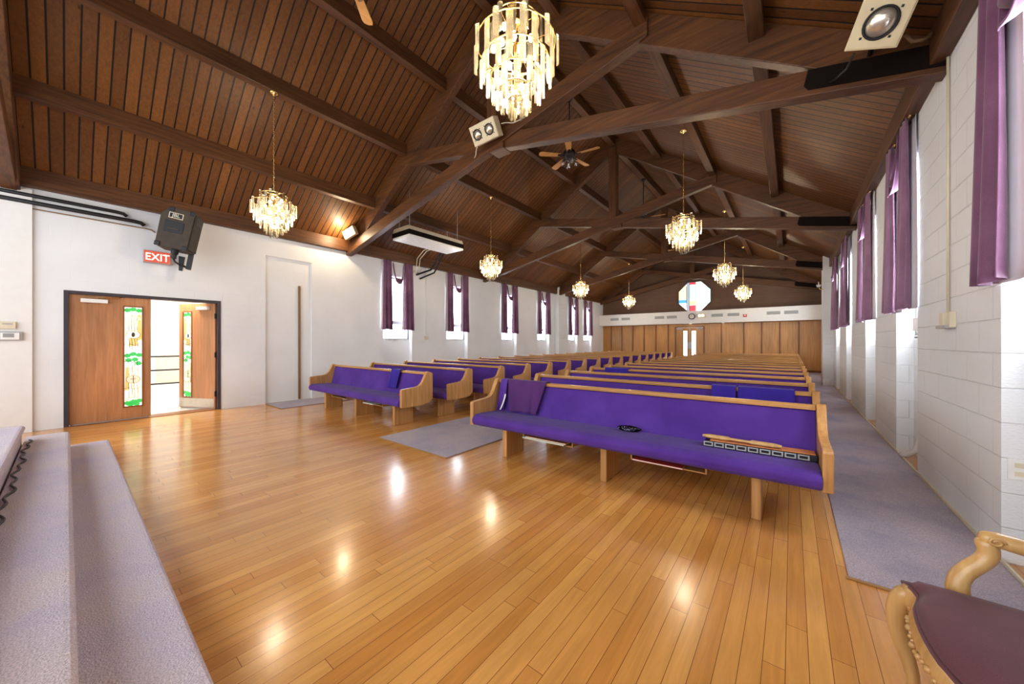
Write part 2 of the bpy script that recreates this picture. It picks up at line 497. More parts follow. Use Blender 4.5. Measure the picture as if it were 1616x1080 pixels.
# stage-side return of the left wall and the pilasters at the third truss
pil = MB().box(XL, XL + 0.04, YF, -0.31, 0, 3.5).build('trim_1', M['paint'])
struct(pil, 'flat white wall lining beside the platform steps', 'trim')
p2 = MB().box(XL, XL + 0.2, 14.15, 14.75, 0, 4.02).build('trim_2', M['wall'], bevel=0.01)
struct(p2, 'white block pilaster between the exit side windows', 'pilaster')
p3 = MB().box(XR - 0.24, XR, 14.05, 14.65, 0, 3.98).build('trim_3', M['wall'], bevel=0.01)
struct(p3, 'white block pilaster at the far end of the window wall', 'pilaster')
bb = MB().box(XR - 0.012, XR, YF, YB, 0, 0.03)
for a, b in RN: pass
struct(bb.build('baseboard_right', M['beige']), 'thin wooden carpet edging along the window wall', 'baseboard')

# ------------------------------------------------------------------ windows
def window(idx, xf, sgn, a, b, label):
    xb = xf + sgn * (ND + 0.03)
    def X(d): return xb + sgn * d
    f = MB()
    def bx(m, d0, d1, y0, y1, z0, z1): m.box(min(X(d0), X(d1)), max(X(d0), X(d1)), y0, y1, z0, z1)
    w = 0.045
    bx(f, -0.02, 0.05, a, a + w, SILL, NICHE_TOP); bx(f, -0.02, 0.05, b - w, b, SILL, NICHE_TOP)
    bx(f, -0.02, 0.05, a + w, b - w, SILL, SILL + w); bx(f, -0.02, 0.05, a + w, b - w, NICHE_TOP - w, NICHE_TOP)
    bx(f, -0.02, 0.05, a + w, b - w, 1.80, 1.90)
    root = f.build('window_%d' % idx, M['alu'], bevel=0.004)
    struct(root, label, 'window')
    for z0, z1 in ((SILL + w, 1.80), (1.90, NICHE_TOP - w)):
        p = MB(); bx(p, 0.01, 0.02, a + w, b - w, z0, z1); p.build('pane', M['pane'], root)
    s = MB(); bx(s, -0.03, 0.0, a + 0.02, b - 0.02, SILL - 0.02, SILL + 0.015); s.build('sill', M['white'], root, bevel=0.004)
    h = MB(); bx(h, -0.05, -0.02, (a + b) / 2 - 0.05, (a + b) / 2 + 0.05, SILL + 0.005, SILL + 0.03); h.build('latch', M['grey'], root, bevel=0.004)
    return root
for i, (a, b) in enumerate(LN):
    window(i + 1, XL, -1, a, b, 'tall frosted window, %s along the exit door wall' % ORD[i])
for i, (a, b) in enumerate(RN[:5]):
    window(i + 7, XR, 1, a, b, 'tall frosted window, %s from the armchair' % ORD[i])
for i, (a, b) in enumerate(RN[5:]):
    window(i + 12, XR, 1, a, b, 'tall frosted window past the pilaster, %s of two' % ORD[i])

# ------------------------------------------------------------------ curtains
def curtain(xw, sgn, y0, y1, label, group, seed, flare=0.05):
    """panel hung from the wall plate; sgn points into the room"""
    rnd = random.Random(seed)
    yc = (y0 + y1) / 2
    t = thing('window_curtain', label, 'curtain', (xw, yc, 0), 0, group)
    zt, zb = EAVE + 0.0, 1.64
    n = 3
    ph = rnd.random() * 6
    hw = (y1 - y0) / 2
    def fold(u, v, amp, k, ph2, wide, off):
        s = -1 + 2 * u
        g = 0.82 + 0.18 * v + flare * v
        yy = s * hw * wide * g
        xx = off + amp * (0.35 + 0.65 * v) * math.sin(k * PI * u + ph2 + 0.5 * math.sin(3 * v)) + 0.02 * v * math.sin(PI * u)
        zz = zt + (zb - zt) * v + 0.012 * math.sin(5 * u + ph2) * v
        return (sgn * xx, yy, zz)
    p = MB().grid(lambda u, v: fold(u, v, 0.035, 4.6, ph, 1.0, 0.075), 40, 24)
    p.build('satin_panel', M['curtain' if sgn > 0 or seed == 60 else 'mauve'], t, smooth=True, solid=0.006)  # right-wall panels past the nearest take the colour with painted grazing light
    s = MB().grid(lambda u, v: fold(u, v, 0.012, 4.0, ph + 1, 1.28, 0.022), 30, 10)
    so = s.build('sheer_lining', M['sheer'], t, smooth=True, solid=0.003)
    so['label'] = 'white sheer lining'
    rod = MB().tube([(sgn * 0.06, -hw * 1.1, zt - 0.005), (sgn * 0.06, hw * 1.1, zt - 0.005)], 0.01, 8)
    rod.build('rod', M['brass'], t, smooth=True)
    return t
def swag(xw, sgn, ya, yb, label, group):
    yc = (ya + yb) / 2; hw = (yb - ya) / 2
    t = thing('curtain_swag', label, 'curtain swag', (xw, yc, 0), 0, group)
    def f(u, v):
        s = -1 + 2 * u
        z = 2.98 + 0.48 * abs(s) ** 4.0
        w = 0.16 * (1 - 0.45 * abs(s) ** 2)
        zz = z + w * (0.5 - v)
        xx = 0.07 + 0.045 * math.sin(v * PI * 2.4 + 0.6) * (1 - 0.5 * abs(s)) + 0.03 * (1 - s * s)
        return (sgn * xx, s * hw, zz)
    MB().grid(f, 28, 10).build('scarf', M['curtain'], t, smooth=True, solid=0.006)
    return t
for i, (a, b) in enumerate(LN):
    yc = (a + b) / 2
    w = ORD[i]
    curtain(XL, 1, yc - 0.5, yc - 0.23, 'purple satin curtain on the door-facing side of the %s window along the exit wall' % w, 'curtains on the exit door wall', i)
    curtain(XL, 1, yc + 0.16, yc + 0.46, 'purple satin curtain on the far side of the %s window along the exit wall' % w, 'curtains on the exit door wall', 20 + i)
    swag(XL, 1, yc - 0.2, yc + 0.13, 'drooping purple scarf between curtains of the %s window along the exit wall' % w, 'scarves on the exit door wall')
for i, (a, b) in enumerate(RN[:5]):
    yc = (a + b) / 2
    w = ORD[i]
    if i > 0:
        curtain(XR, -1, yc - 0.5, yc - 0.2, 'purple satin curtain on the armchair-facing side of the %s window from the armchair' % w, 'curtains on the armchair side wall', 40 + i)
    curtain(XR, -1, yc + 0.16, yc + 0.50, 'purple satin curtain on the far side of the %s window from the armchair' % w, 'curtains on the armchair side wall', 60 + i)
    swag(XR, -1, yc - 0.17, yc + 0.13, 'drooping purple scarf above the %s window from the armchair' % w, 'scarves on the armchair side wall')

# ------------------------------------------------------------------ roof deck, plates, purlins, ridge
def slope_deck(side):
    xe = XL - 0.3 if side < 0 else XR + 0.3
    m = MB()
    pts = [(XC, deck(XC)), (xe, deck(xe)), (xe, deck(xe) + 0.08), (XC, deck(XC) + 0.08)]
    m.prism(pts, 1, YF, YB + 0.3)
    return m.build('ceiling' if side < 0 else 'ceiling.001', M['deck'])
struct(slope_deck(-1), 'dark stained board roof slope over the exit door side', 'ceiling')
struct(slope_deck(1), 'dark stained board roof slope over the armchair side', 'ceiling')

pl = MB().prism([(XL, EAVE), (XL + .12, EAVE), (XL + .12, deck(XL + .12)), (XL, deck(XL))], 1, YF, YB).build('trim_4', M['beam_y'], bevel=0.008)
struct(pl, 'brown timber wall plate above the exit door wall', 'beam')
pr = MB().prism([(XR - .1, EAVE), (XR, EAVE), (XR, deck(XR)), (XR - .1, deck(XR - .1))], 1, YF, YB).build('trim_5', M['beam_y'], bevel=0.008)
struct(pr, 'brown timber wall plate above the armchair side windows', 'beam')

PUR = [(-3, 'lowest roof purlin over the exit side pews'), (-2, 'middle roof purlin over the exit side pews, carrying chandeliers'),
       (-1, 'highest roof purlin below the ridge on the exit side'), (1, 'highest roof purlin below the ridge on the armchair side'),
       (2, 'middle roof purlin over the armchair side pews, carrying chandeliers'), (3, 'lowest roof purlin over the armchair side pews')]
ti = 6
for k, lab in PUR:
    x = XC + k * 1.2025 - (0.05 if k == 3 else 0)
    zb = deck(x) - 0.19
    s = -1 if k < 0 else 1
    w = 0.068
    # rectangular purlin whose underside is level
    pts = [(x - w, zb), (x + w, zb), (x + w, deck(x + w)), (x - w, deck(x - w))]
    o = MB().prism(pts, 1, YF, YB).build('trim_%d' % ti, M['beam_y'], bevel=0.006); ti += 1
    struct(o, lab, 'beam')
rb = MB().prism([(XC - 0.08, 6.67), (XC + 0.08, 6.67), (XC + 0.08, deck(XC + 0.08)), (XC, RIDGE), (XC - 0.08, deck(XC - 0.08))], 1, YF, YB).build('trim_%d' % ti, M['beam_y'], bevel=0.006); ti += 1
struct(rb, 'ridge beam along the peak of the roof', 'beam')

# ------------------------------------------------------------------ scissor trusses
def rafter_bottom(x): return 6.52 - SL * abs(x - XC)
def chord_bottom(x, frm):
    return 3.44 + 0.209 * (abs(x - (XL if frm < 0 else XR)))
def truss(y, label, kp=True):
    t = thing('roof_truss', label, 'roof truss', (0, y, 0), 0, 'timber roof trusses')
    hw = 0.062
    for s in (-1, 1):
        xe = XL if s < 0 else XR
        xk = xe - s * 0.26
        pts = [(XC, rafter_bottom(XC)), (xk, rafter_bottom(xk)), (xe, chord_bottom(xe, s) + 0.02), (xe, deck(xe) - 0.002), (XC, deck(XC) - 0.002)]
        MB().prism(pts, 1, -hw, hw).build('rafter', M['beam_x'], t, bevel=0.008)
    for s in (-1, 1):
        xe = XL if s < 0 else XR
        # far end meets the underside of the opposite rafter
        d = 0
        x = XC
        while chord_bottom(x, s) < rafter_bottom(x) + 0.1 and abs(x - XC) < 4.7:
            x += -s * 0.01
        yo = -0.035 if s < 0 else 0.0
        pts = [(xe, chord_bottom(xe, s)), (x, chord_bottom(x, s)), (x, chord_bottom(x, s) + 0.24), (xe, chord_bottom(xe, s) + 0.24)]
        MB().prism(pts, 1, yo - 0.07, yo + 0.07).build('chord', M['beam_x'], t, bevel=0.008)
        if s > 0:
            xa, xb = xe, xe - 0.85
            q = [(xa, chord_bottom(xa, s) + 0.05), (xb, chord_bottom(xb, s) + 0.05), (xb - 0.03, chord_bottom(xb, s) + 0.1), (xb, chord_bottom(xb, s) + 0.235), (xa, chord_bottom(xa, s) + 0.235)]
            g = MB().prism(q, 1, yo - 0.082, yo - 0.07).build('gusset_plate', M['gusset'], t)
            g['label'] = 'black steel plate'
    zc = chord_bottom(XC, -1)
    MB().box(XC - 0.1, XC + 0.1, -0.1, 0.1, zc + 0.2, rafter_bottom(XC) + 0.1).build('king_post', M['beam_z'], t, bevel=0.008)
    MB().box(XC - 0.02, XC + 0.26, -0.115, 0.115, zc - 0.06, zc + 0.035).build('joint_block', M['beam_x'], t, bevel=0.008)
    return t
TL = ['dark timber scissor truss at the platform edge', 'dark timber scissor truss bearing the twin flood lamp box',
      'dark timber scissor truss just beyond the first pair of ceiling fans', 'dark timber scissor truss meeting the two white pilasters',
      'dark timber scissor truss against the gable with the octagonal window']
for y, l in zip(TR, TL): truss(y, l)

# ------------------------------------------------------------------ far end wall
gb = MB()
# gable above the white band, with an octagonal hole
OX, OZ, OR_ = -3.82, 3.57, 0.72
oct_in = [(OX + OR_ / math.cos(PI / 8) * math.cos(PI / 8 + k * PI / 4), OZ + OR_ / math.cos(PI / 8) * math.sin(PI / 8 + k * PI / 4)) for k in range(8)]
def gable():
    bm = gb.bm
    def outer_hit(px, pz):
        return px, pz
    outer = [(XL, 2.2), (XR, 2.2), (XR, deck(XR)), (XC, RIDGE), (XL, deck(XL))]
    # ring of quads from the octagon to points on the outline
    tgt = [(XR, 3.87), (XC + 1.6, deck(XC + 1.6)), (XC - 1.6, deck(XC - 1.6)), (XL, 3.87), (XL, 3.27), (XC - 1.6, 2.2), (XC + 1.6, 2.2), (XR, 3.27)]
    for yy in (YB - 0.02, YB + 0.1):
        a = [bm.verts.new((x, yy, z)) for x, z in oct_in]; b = [bm.verts.new((x, yy, z)) for x, z in tgt]
        for k in range(8):
            j = (k + 1) % 8
            bm.faces.new([a[k], a[j], b[j], b[k]])
        c1 = bm.verts.new((XR, yy, deck(XR))); bm.faces.new([b[0], c1, b[1]])
        c2 = bm.verts.new((XC, yy, RIDGE)); bm.faces.new([b[1], c2, b[2]])
        c3 = bm.verts.new((XL, yy, deck(XL))); bm.faces.new([b[2], c3, b[3]])
        c4 = bm.verts.new((XL, yy, 2.2)); bm.faces.new([b[4], c4, b[5]])
        c5 = bm.verts.new((XR, yy, 2.2)); bm.faces.new([b[6], c5, b[7]])
        if yy < YB: aa = a
        else:
            for k in range(8):
                bm.faces.new([aa[k], aa[(k + 1) % 8], a[(k + 1) % 8], a[k]])
gable()
struct(gb.build('wall_gable', M['gable']), 'dark brown boarded gable wall around the octagonal window', 'wall')
BX0, BX1 = -4.72, -3.36        # double door opening in the panelled wall
pw = MB()
pw.box(XL, BX0, YB, YB + 0.1, 0, 2.3).box(BX1, XR, YB, YB + 0.1, 0, 2.3).box(BX0, BX1, YB, YB + 0.1, 2.08, 2.3)
struct(pw.build('wall_back', M['panel_z']), 'honey wood panelled wall behind the last pews', 'wall')
bt = MB()
xs = [XL + 0.5 + k * 0.62 for k in range(7) if XL + 0.5 + k * 0.62 < BX0 - 0.1] + [BX1 + 0.72, BX1 + 1.62, BX1 + 2.3, BX1 + 2.95, BX1 + 3.6]
for x in xs: bt.box(x - 0.025, x + 0.025, YB - 0.025, YB, 0, 2.22)
struct(bt.build('trim_20', M['batten']), 'narrow vertical battens on the panelled back wall', 'trim')
struct(MB().box(XL, XR, YB - 0.015, YB, 0, 0.1).build('baseboard_back', M['batten']), 'wooden skirting of the panelled back wall', 'baseboard')
band = MB().box(XL, XR, YB - 0.5, YB + 0.02, 2.21, 2.82).build('trim_21', M['paint'], bevel=0.01)
struct(band, 'white boxed bulkhead across the back wall', 'bulkhead')

# plain closing panel right of the far double door
fp = MB().box(BX1 + 0.74, BX1 + 1.6, YB - 0.012, YB, 0.0, 2.0)
struct(fp.build('door_3', M['panel_z'], bevel=0.004), 'plain closed wooden door beside the far double door', 'door')

# octagonal stained window
ow = MB()
ring = [(OX + (OR_ + 0.04) / math.cos(PI / 8) * math.cos(PI / 8 + k * PI / 4), OZ + (OR_ + 0.04) / math.cos(PI / 8) * math.sin(PI / 8 + k * PI / 4)) for k in range(8)]
for k in range(8):
    j = (k + 1) % 8
    ow.prism([oct_in[k], oct_in[j], ring[j], ring[k]], 1, YB - 0.05, YB + 0.02)
own = ow.build('window_20', M['lead'])
struct(own, 'octagonal stained glass window high on the dark gable', 'window')
def clip_oct(x0, x1, z0, z1):
    """rectangle clipped to the octagon, as a polygon"""
    poly = [(OX + x0, OZ + z0), (OX + x1, OZ + z0), (OX + x1, OZ + z1), (OX + x0, OZ + z1)]
    for k in range(8):
        ax, az = oct_in[k]; bx_, bz = oct_in[(k + 1) % 8]
        out = []
        def side(p): return (bx_ - ax) * (p[1] - az) - (bz - az) * (p[0] - ax)
        for i in range(len(poly)):
            p, q = poly[i], poly[(i + 1) % len(poly)]
            sp, sq = side(p), side(q)
            if sp >= 0: out.append(p)
            if (sp > 0 > sq) or (sp < 0 < sq):
                t = sp / (sp - sq); out.append((p[0] + (q[0] - p[0]) * t, p[1] + (q[1] - p[1]) * t))
        poly = out
        if len(poly) < 3: return None
    return poly
OCT = [(-.74, -.36, -.74, -.30, 'sg_bright'), (-.74, -.36, -.30, -.12, 'sg_blue'), (-.74, -.36, -.12, .74, 'sg_cream'),
       (-.36, -.22, -.74, .74, 'sg_grey'), (-.22, .06, -.74, -.42, 'sg_red'), (-.22, .06, -.42, -.2, 'sg_lime'), (-.22, .06, -.2, .6, 'sg_teal'),
       (-.22, .06, .6, .74, 'sg_red'), (.06, .56, -.74, .74, 'sg_bright'), (.56, .74, -.74, .74, 'sg_teal')]
for x0, x1, z0, z1, mk in OCT:
    q = clip_oct(x0 + 0.006, x1 - 0.006, z0 + 0.006, z1 - 0.006)
    if q: MB().prism(q, 1, YB + 0.02, YB + 0.03).build('pane', M[mk], own)
le = MB()
for x in (-.36, -.22, .06, .56): le.box(OX + x - .008, OX + x + .008, YB, YB + .02, OZ - (0.7 if abs(x) < .3 else .55), OZ + (0.7 if abs(x) < .3 else .55))
le.tube([(OX + .5 + .26 * math.cos(a), YB + .01, OZ - .18 + .34 * math.sin(a)) for a in [PI * .5 + k * PI / 14 for k in range(15)]], .007, 5)
le.box(OX + .06, OX + .56, YB, YB + .02, OZ - .22, OZ - .205)
le.build('came', M['lead'], own)

# far double door
dfr = MB()
dfr.box(BX0, BX0 + .05, YB - .02, YB + .1, 0, 2.08).box(BX1 - .05, BX1, YB - .02, YB + .1, 0, 2.08).box(BX0 + .05, BX1 - .05, YB - .02, YB + .1, 2.03, 2.08)
d2 = dfr.build('door_2', M['batten'], bevel=0.004)
struct(d2, 'wooden double door with narrow lit panes below the clock', 'door')
xm = (BX0 + BX1) / 2
for s in (-1, 1):
    xa = BX0 + .052 if s < 0 else xm + .004; xb = xm - .004 if s < 0 else BX1 - .052
    pa, pb = (xb - .28, xb - .1) if s < 0 else (xa + .1, xa + .28)
    lf = MB()
    lf.box(xa, pa, YB + .01, YB + .06, .01, 2.025).box(pb, xb, YB + .01, YB + .06, .01, 2.025)
    lf.box(pa, pb, YB + .01, YB + .06, .01, .25).box(pa, pb, YB + .01, YB + .06, 1.86, 2.025)
    L = lf.build('leaf', M['panel_z'], d2, bevel=0.003)
    MB().box(pa, pb, YB + .03, YB + .04, .25, 1.86).build('pane', M['pane_in'], L)
    px = xb - .09 if s < 0 else xa + .01
    MB().box(px, px + .08, YB - .0, YB + .01, .95, 1.3).build('push_plate', M['grey'], L, bevel=.002)
    cx = (xa + pa) / 2 if s < 0 else (pb + xb) / 2
    MB().box(cx - .14, cx + .14, YB - .05, YB + .01, 1.93, 1.99).build('door_closer', M['grey'], L, bevel=.004)

# bulkhead fittings
def vent_box(x, z, w, h, y, label, name='air_vent', group='air vents on the bulkhead', mat='vent', n=6, vertical=False):
    t = thing(name, label, 'air vent', (x, y, z), 0, group)
    f = MB(); e = .014
    f.box(-w / 2, w / 2, -.012, 0, -h / 2, -h / 2 + e).box(-w / 2, w / 2, -.012, 0, h / 2 - e, h / 2).box(-w / 2, -w / 2 + e, -.012, 0, -h / 2 + e, h / 2 - e).box(w / 2 - e, w / 2, -.012, 0, -h / 2 + e, h / 2 - e)
    f.build('frame', M['white'] if mat == 'vent' else M['beige'], t)
    s = MB()
    for k in range(n):
        q = -h / 2 + e + (h - 2 * e) * (k + .5) / n
        s.box(-w / 2 + e, w / 2 - e, -.01, -.003, q - .006, q + .006)
    s.build('slats', M['grey'], t)
    MB().box(-w / 2 + e, w / 2 - e, -.003, 0, -h / 2 + e, h / 2 - e).build('backing', M['vent'] if mat == 'vent' else M['speaker'], t)
    return t
YV = YB - 0.5
VX = [(-7.75, 'outermost on the exit side'), (-7.12, 'second from the exit side'), (-5.35, 'third from the exit side'), (-4.75, 'just before the clock'),
      (-2.75, 'just past the emergency lamp'), (-2.1, 'beside the fire alarm'), (-0.62, 'second from the armchair side wall'), (-0.02, 'nearest the armchair side wall')]
for x, l in VX:
    vent_box(x, 2.56, .5, .17, YV, 'grey louvred vent on the white bulkhead, ' + l)
vent_box(-0.05, .42, .62, .72, YB - .012, 'tall return air grille low on the panelled back wall', 'return_grille', None, 'x', 12)

ck = thing('wall_clock', 'round black rimmed wall clock on the white bulkhead', 'clock', (-3.83, YV, 2.55), 0, None, rot=(PI / 2, 0, 0))
MB().lathe([(0.0, 0), (.15, 0), (.15, .035), (.115, .035), (.115, .02), (0, .02)], 32).build('case', M['black'], ck, smooth=False)
MB().lathe([(0, .02), (.113, .02), (.113, .024), (0, .024)], 32).build('dial', M['paper'], ck)
hd = MB(); hd.box(-.005, .005, -.01, .085, .025, .028).box(-.06, .01, -.004, .004, .028, .031); hd.build('hands', M['black'], ck)
tk = MB()
for k in range(12):
    tk.box(-.004, .004, .088, .104, .0242, .0262, Matrix.Rotation(k * PI / 6, 4, 'Z'))
tk.build('hour_marks', M['black'], ck)

em = thing('emergency_lamp', 'white twin headed emergency lamp beside the clock', 'lamp', (-3.4, YV, 2.57))
MB().box(-.16, .16, -.07, 0, -.1, .1).build('housing', M['beige'], em, bevel=.008)
for s in (-.08, .06):
    MB().lathe([(0, .0), (.05, 0), (.055, .04), (0, .05)], 16, Matrix.Translation((s, -.07, 0)) @ Matrix.Rotation(PI / 2, 4, 'X')).build('lamp_head', M['exit_letter'], em, smooth=True)
fa = thing('fire_alarm', 'small red fire alarm sounder on the white bulkhead', 'fire alarm', (-1.65, YV, 2.49))
MB().box(-.07, .07, -.05, 0, -.06, .06).build('body', M['red'], fa, bevel=.006)
MB().box(-.04, .04, -.06, -.05, -.01, .04).build('strobe', M['white'], fa, bevel=.004)
for k, (x, l) in enumerate(((-3.95, 'round ceiling downlight glowing in front of the far double door'), (-2.55, 'round downlight glowing above the plain closed door'))):
    dl = thing('downlight', l, 'light', (x, YB - .25, 2.21))
    MB().lathe([(.09, 0), (.09, -.012), (.07, -.012), (.07, 0)], 20).build('trim_ring', M['white'], dl)
    MB().lathe([(0, -.004), (.069, -.004), (.069, -.001), (0, -.001)], 20).build('lens', M['down'], dl)

# ------------------------------------------------------------------ hall behind the exit door
hx0, hx1, hy0, hy1 = -12.4, XL - 0.3, -2.2, 4.6
hw_ = MB()
hw_.box(hx0 - .1, hx0, hy0, hy1, 0, 2.9).box(hx0, hx1, hy0 - .1, hy0, 0, 2.9).box(hx0, hx1, hy1, hy1 + .1, 0, 2.9)
struct(hw_.build('wall_hall', M['paint']), 'bright white hall walls beyond the open door', 'wall')
struct(MB().box(hx0, hx1 + 0.3, hy0, hy1, -.12, -.004).build('floor.001', plain('pale_hall_floor', srgb(214, 208, 198), 0.15)), 'pale shiny floor of the hall beyond the open door', 'floor')
struct(MB().box(hx0, hx1, hy0, hy1, 2.9, 3.0).build('ceiling.002', M['paint']), 'white ceiling of the hall beyond the open door', 'ceiling')
ld = bpy.data.lights.new('hall_fill_light', 'AREA'); ld.energy = HALL_FILL_W; ld.size = 1.2; ld.color = (1, .98, .95)  # unseen area lamp added to brighten the hall in place of daylight
lo = bpy.data.objects.new('hall_fill_light', ld); COL.objects.link(lo); lo.location = (-9.75, 1.4, 2.85)
rl = thing('hall_railing', 'black three bar railing in the hall beyond the open door', 'railing', (-10.9, 1.6, 0))
for z in (.98, .68, .38):
    MB().tube([(0, -2.5, z), (0, 2.6, z)], .018, 8).build('rail', M['black'], rl, smooth=True)
for y in (-2.4, 2.4):
    MB().tube([(0, y, 0), (0, y, 1.0)], .02, 8).build('post', M['black'], rl, smooth=True)
nb = thing('notice_panel', 'beige framed panel low on the hall wall behind the railing', 'panel', (hx0, 2.0, .62))
MB().box(0, .02, -.62, .62, -.36, .36).build('frame', M['beige'], nb, bevel=.005)
MB().box(.02, .026, -.56, .56, -.3, .3).build('face', plain('tan_face', srgb(222, 206, 178), .6), nb)

# ------------------------------------------------------------------ exit double door (open leaf)
xd = XL
fm = MB()
fm.box(xd - .16, xd + .012, DOOR[0], DOOR[0] + .05, 0, DOOR[2]).box(xd - .16, xd + .012, DOOR[1] - .05, DOOR[1], 0, DOOR[2]).box(xd - .16, xd + .012, DOOR[0] + .05, DOOR[1] - .05, DOOR[2] - .05, DOOR[2])
d1 = fm.build('door_1', M['frame'], bevel=.004)
struct(d1, 'wooden double door with stained glass strips under the exit sign, one leaf open', 'door')
LW, LH = .89, 2.05
def stained_leaf(flip):
    """leaf in local coords: hinge at y=0, runs to +y (or -y), room face towards +x"""
    s = -1 if flip else 1
    m = MB()
    g0, g1, z0, z1 = .575, .79, .22, 1.89
    def bx(mm, x0, x1, a, b, za, zb): mm.box(x0, x1, min(s * a, s * b), max(s * a, s * b), za, zb)
    bx(m, -.022, .022, 0, g0, .02, LH); bx(m, -.022, .022, g1, LW, .02, LH); bx(m, -.022, .022, g0, g1, .02, z0); bx(m, -.022, .022, g0, g1, z1, LH)
    L = m.build('leaf', M['door_z'], d1, bevel=.003)
    st = MB()
    for (a, b, za, zb) in ((g0 - .012, g0 + .008, z0 - .012, z1 + .012), (g1 - .008, g1 + .012, z0 - .012, z1 + .012), (g0, g1, z0 - .012, z0 + .008), (g0, g1, z1 - .008, z1 + .012)):
        bx(st, .018, .03, a, b, za, zb); bx(st, -.03, -.018, a, b, za, zb)
    st.build('glazing_bead', M['batten'], L)
    w = g1 - g0
    rnd = random.Random(3)
    def P(name, mk, pts, x0=-.004, x1=.004):
        MB().prism([(s * (g0 + u * w), z0 + v * (z1 - z0)) for u, v in pts], 0, x0, x1).build(name, M[mk], L)
    P('glass_pane', 'sg_white', [(0, 0), (1, 0), (1, 1), (0, 1)])
    for (u0, u1, v0, v1, mk) in ((.05, .3, .70, .93, 'sg_cream'), (.3, .7, .74, .95, 'sg_cream'), (.7, .98, .66, .93, 'sg_amber'), (.25, .75, .60, .72, 'sg_amber'), (.02, .25, .4, .6, 'sg_white'),
                              (.05, .3, .16, .4, 'sg_amber'), (.32, .62, .1, .42, 'sg_cream'), (.66, .96, .12, .38, 'sg_cream'), (.05, .9, .04, .12, 'sg_cream'), (.1, .9, .86, .9, 'sg_cream')):
        P('tinted_piece', mk, [(u0, v0), (u1, v0 + .01), (u1 - .04, v1), (u0 + .06, v1 - .01)], .004, .0055)
    def oval(cu, cv, ru, rv, n=18): return [(cu + ru * math.cos(2 * PI * k / n), cv + rv * math.sin(2 * PI * k / n)) for k in range(n)]
    P('medallion', 'sg_cream', oval(.5, .72, .36, .036), .006, .0075)
    P('medallion_seed', 'lead', oval(.5, .72, .1, .024), .0076, .009)
    P('medallion', 'sg_pink', oval(.5, .27, .4, .042), .006, .0075)
    lm = MB()
    def line(pts, r=.0028):
        lm.tube([(.0085, s * (g0 + u * w), z0 + v * (z1 - z0)) for u, v in pts], r, 5)
    for c in (.72, .27): line(oval(.5, c, .38, .04) + [(.88, c)])
    line([(.5, .23), (.5, .31)], .005); line([(.35, .275), (.65, .275)], .004)
    for u in (.28, .42, .58, .72):
        line([(u, .08), (u + .03 * math.sin(u * 20), .16), (u - .04, .235)]); line([(u, .31), (u + .02, .38), (u - .02, .45)])
        line([(u, .55), (u + .03, .62), (u - .01, .68)]); line([(u, .76), (u - .03, .84), (u + .02, .92)])
    for v in (.45, .62, .18): line([(0, v), (.3, v + .01), (.6, v - .01), (1, v + .01)])
    lm.build('came', M['lead'], L)
    # vine leaves in three bands
    for (cu, cv) in ((.2, .965), (.5, .975), (.82, .965), (.2, .51), (.5, .525), (.82, .515), (.25, .465), (.6, .47), (.78, .43), (.2, .035), (.5, .045), (.82, .05), (.35, .02), (.68, .02)):
        pts = []
        for k in range(14):
            a = 2 * PI * k / 14; rr = 1.0 if k % 2 == 0 else .78
            pts.append((cu + .21 * rr * math.cos(a), cv + .024 * rr * math.sin(a)))
        pts = [(min(max(u, .01), .99), min(max(v, .004), .996)) for u, v in pts]
        j = MB().prism([(s * (g0 + u * w), z0 + v * (z1 - z0)) for u, v in pts], 0, .0055 + rnd.random() * .002, .0095).build('vine_leaf', M['sg_green'], L)
    # hardware
    c = MB(); bx(c, .022, .075, .12, .4, LH - .13, LH - .07); cl = c.build('door_closer', M['white'], L, bevel=.006)
    if not flip:
        MB().tube([(.05, s * .3, LH - .06), (.06, s * .52, LH - .03), (.03, s * .6, LH + .01)], .008, 6).build('closer_arm', M['brass'], L)
    sw = MB(); bx(sw, -.018, .018, .02, LW - .02, .0, .02); sw.build('door_sweep', M['grey'], L)
    return L
la = stained_leaf(False)
la.location = (xd - .055, DOOR[0] + .044, 0)
lb = stained_leaf(True)
kp = MB().box(.022, .027, -LW + .02, -.02, .03, .2).build('kick_plate', M['kick'], lb); kp['label'] = 'pale metal kick plate'
for z in (.3, 1.05, 1.8):
    MB().tube([(.02, 0.004, z - .05), (.02, 0.004, z + .05)], .014, 8).build('hinge', M['black'], lb)
MB().tube([(.03, -LW + .08, .12), (.05, -LW + .04, .1), (.05, -LW + .02, .02), (.05, -LW + .04, .01)], .008, 6).build('door_holder', M['chrome'], lb)
lb.location = (xd - .075, DOOR[1] - .055, 0)
lb.rotation_euler = (0, 0, -math.radians(64))
struct(MB().box(xd - .3, xd + .02, DOOR[0], DOOR[1], -.003, .008).build('trim_22', M['batten']), 'dark wooden threshold of the exit double door', 'threshold')

# exit sign
ex = thing('exit_sign', 'lit EXIT sign above the open double door', 'sign', (XL, .97, 2.76))
MB().box(0, .09, -.17, .17, -.105, .105).build('housing', M['grey'], ex, bevel=.006)
MB().box(.09, .096, -.16, .16, -.095, .095).build('face', M['exit_red'], ex)
text('EXIT', .17, M['exit_letter'], ex, (.099, 0, -.01), (PI / 2, 0, PI / 2), .002, sx=.86)

# wall speaker
sp = thing('wall_speaker', 'dark box loudspeaker on a wall bracket above the EXIT sign', 'loudspeaker', (-8.12, 1.2, 3.17), 0, None, rot=(0, 0, 0))
sp.rotation_euler = Euler((math.radians(-9), 0, math.radians(-24)), 'XYZ')
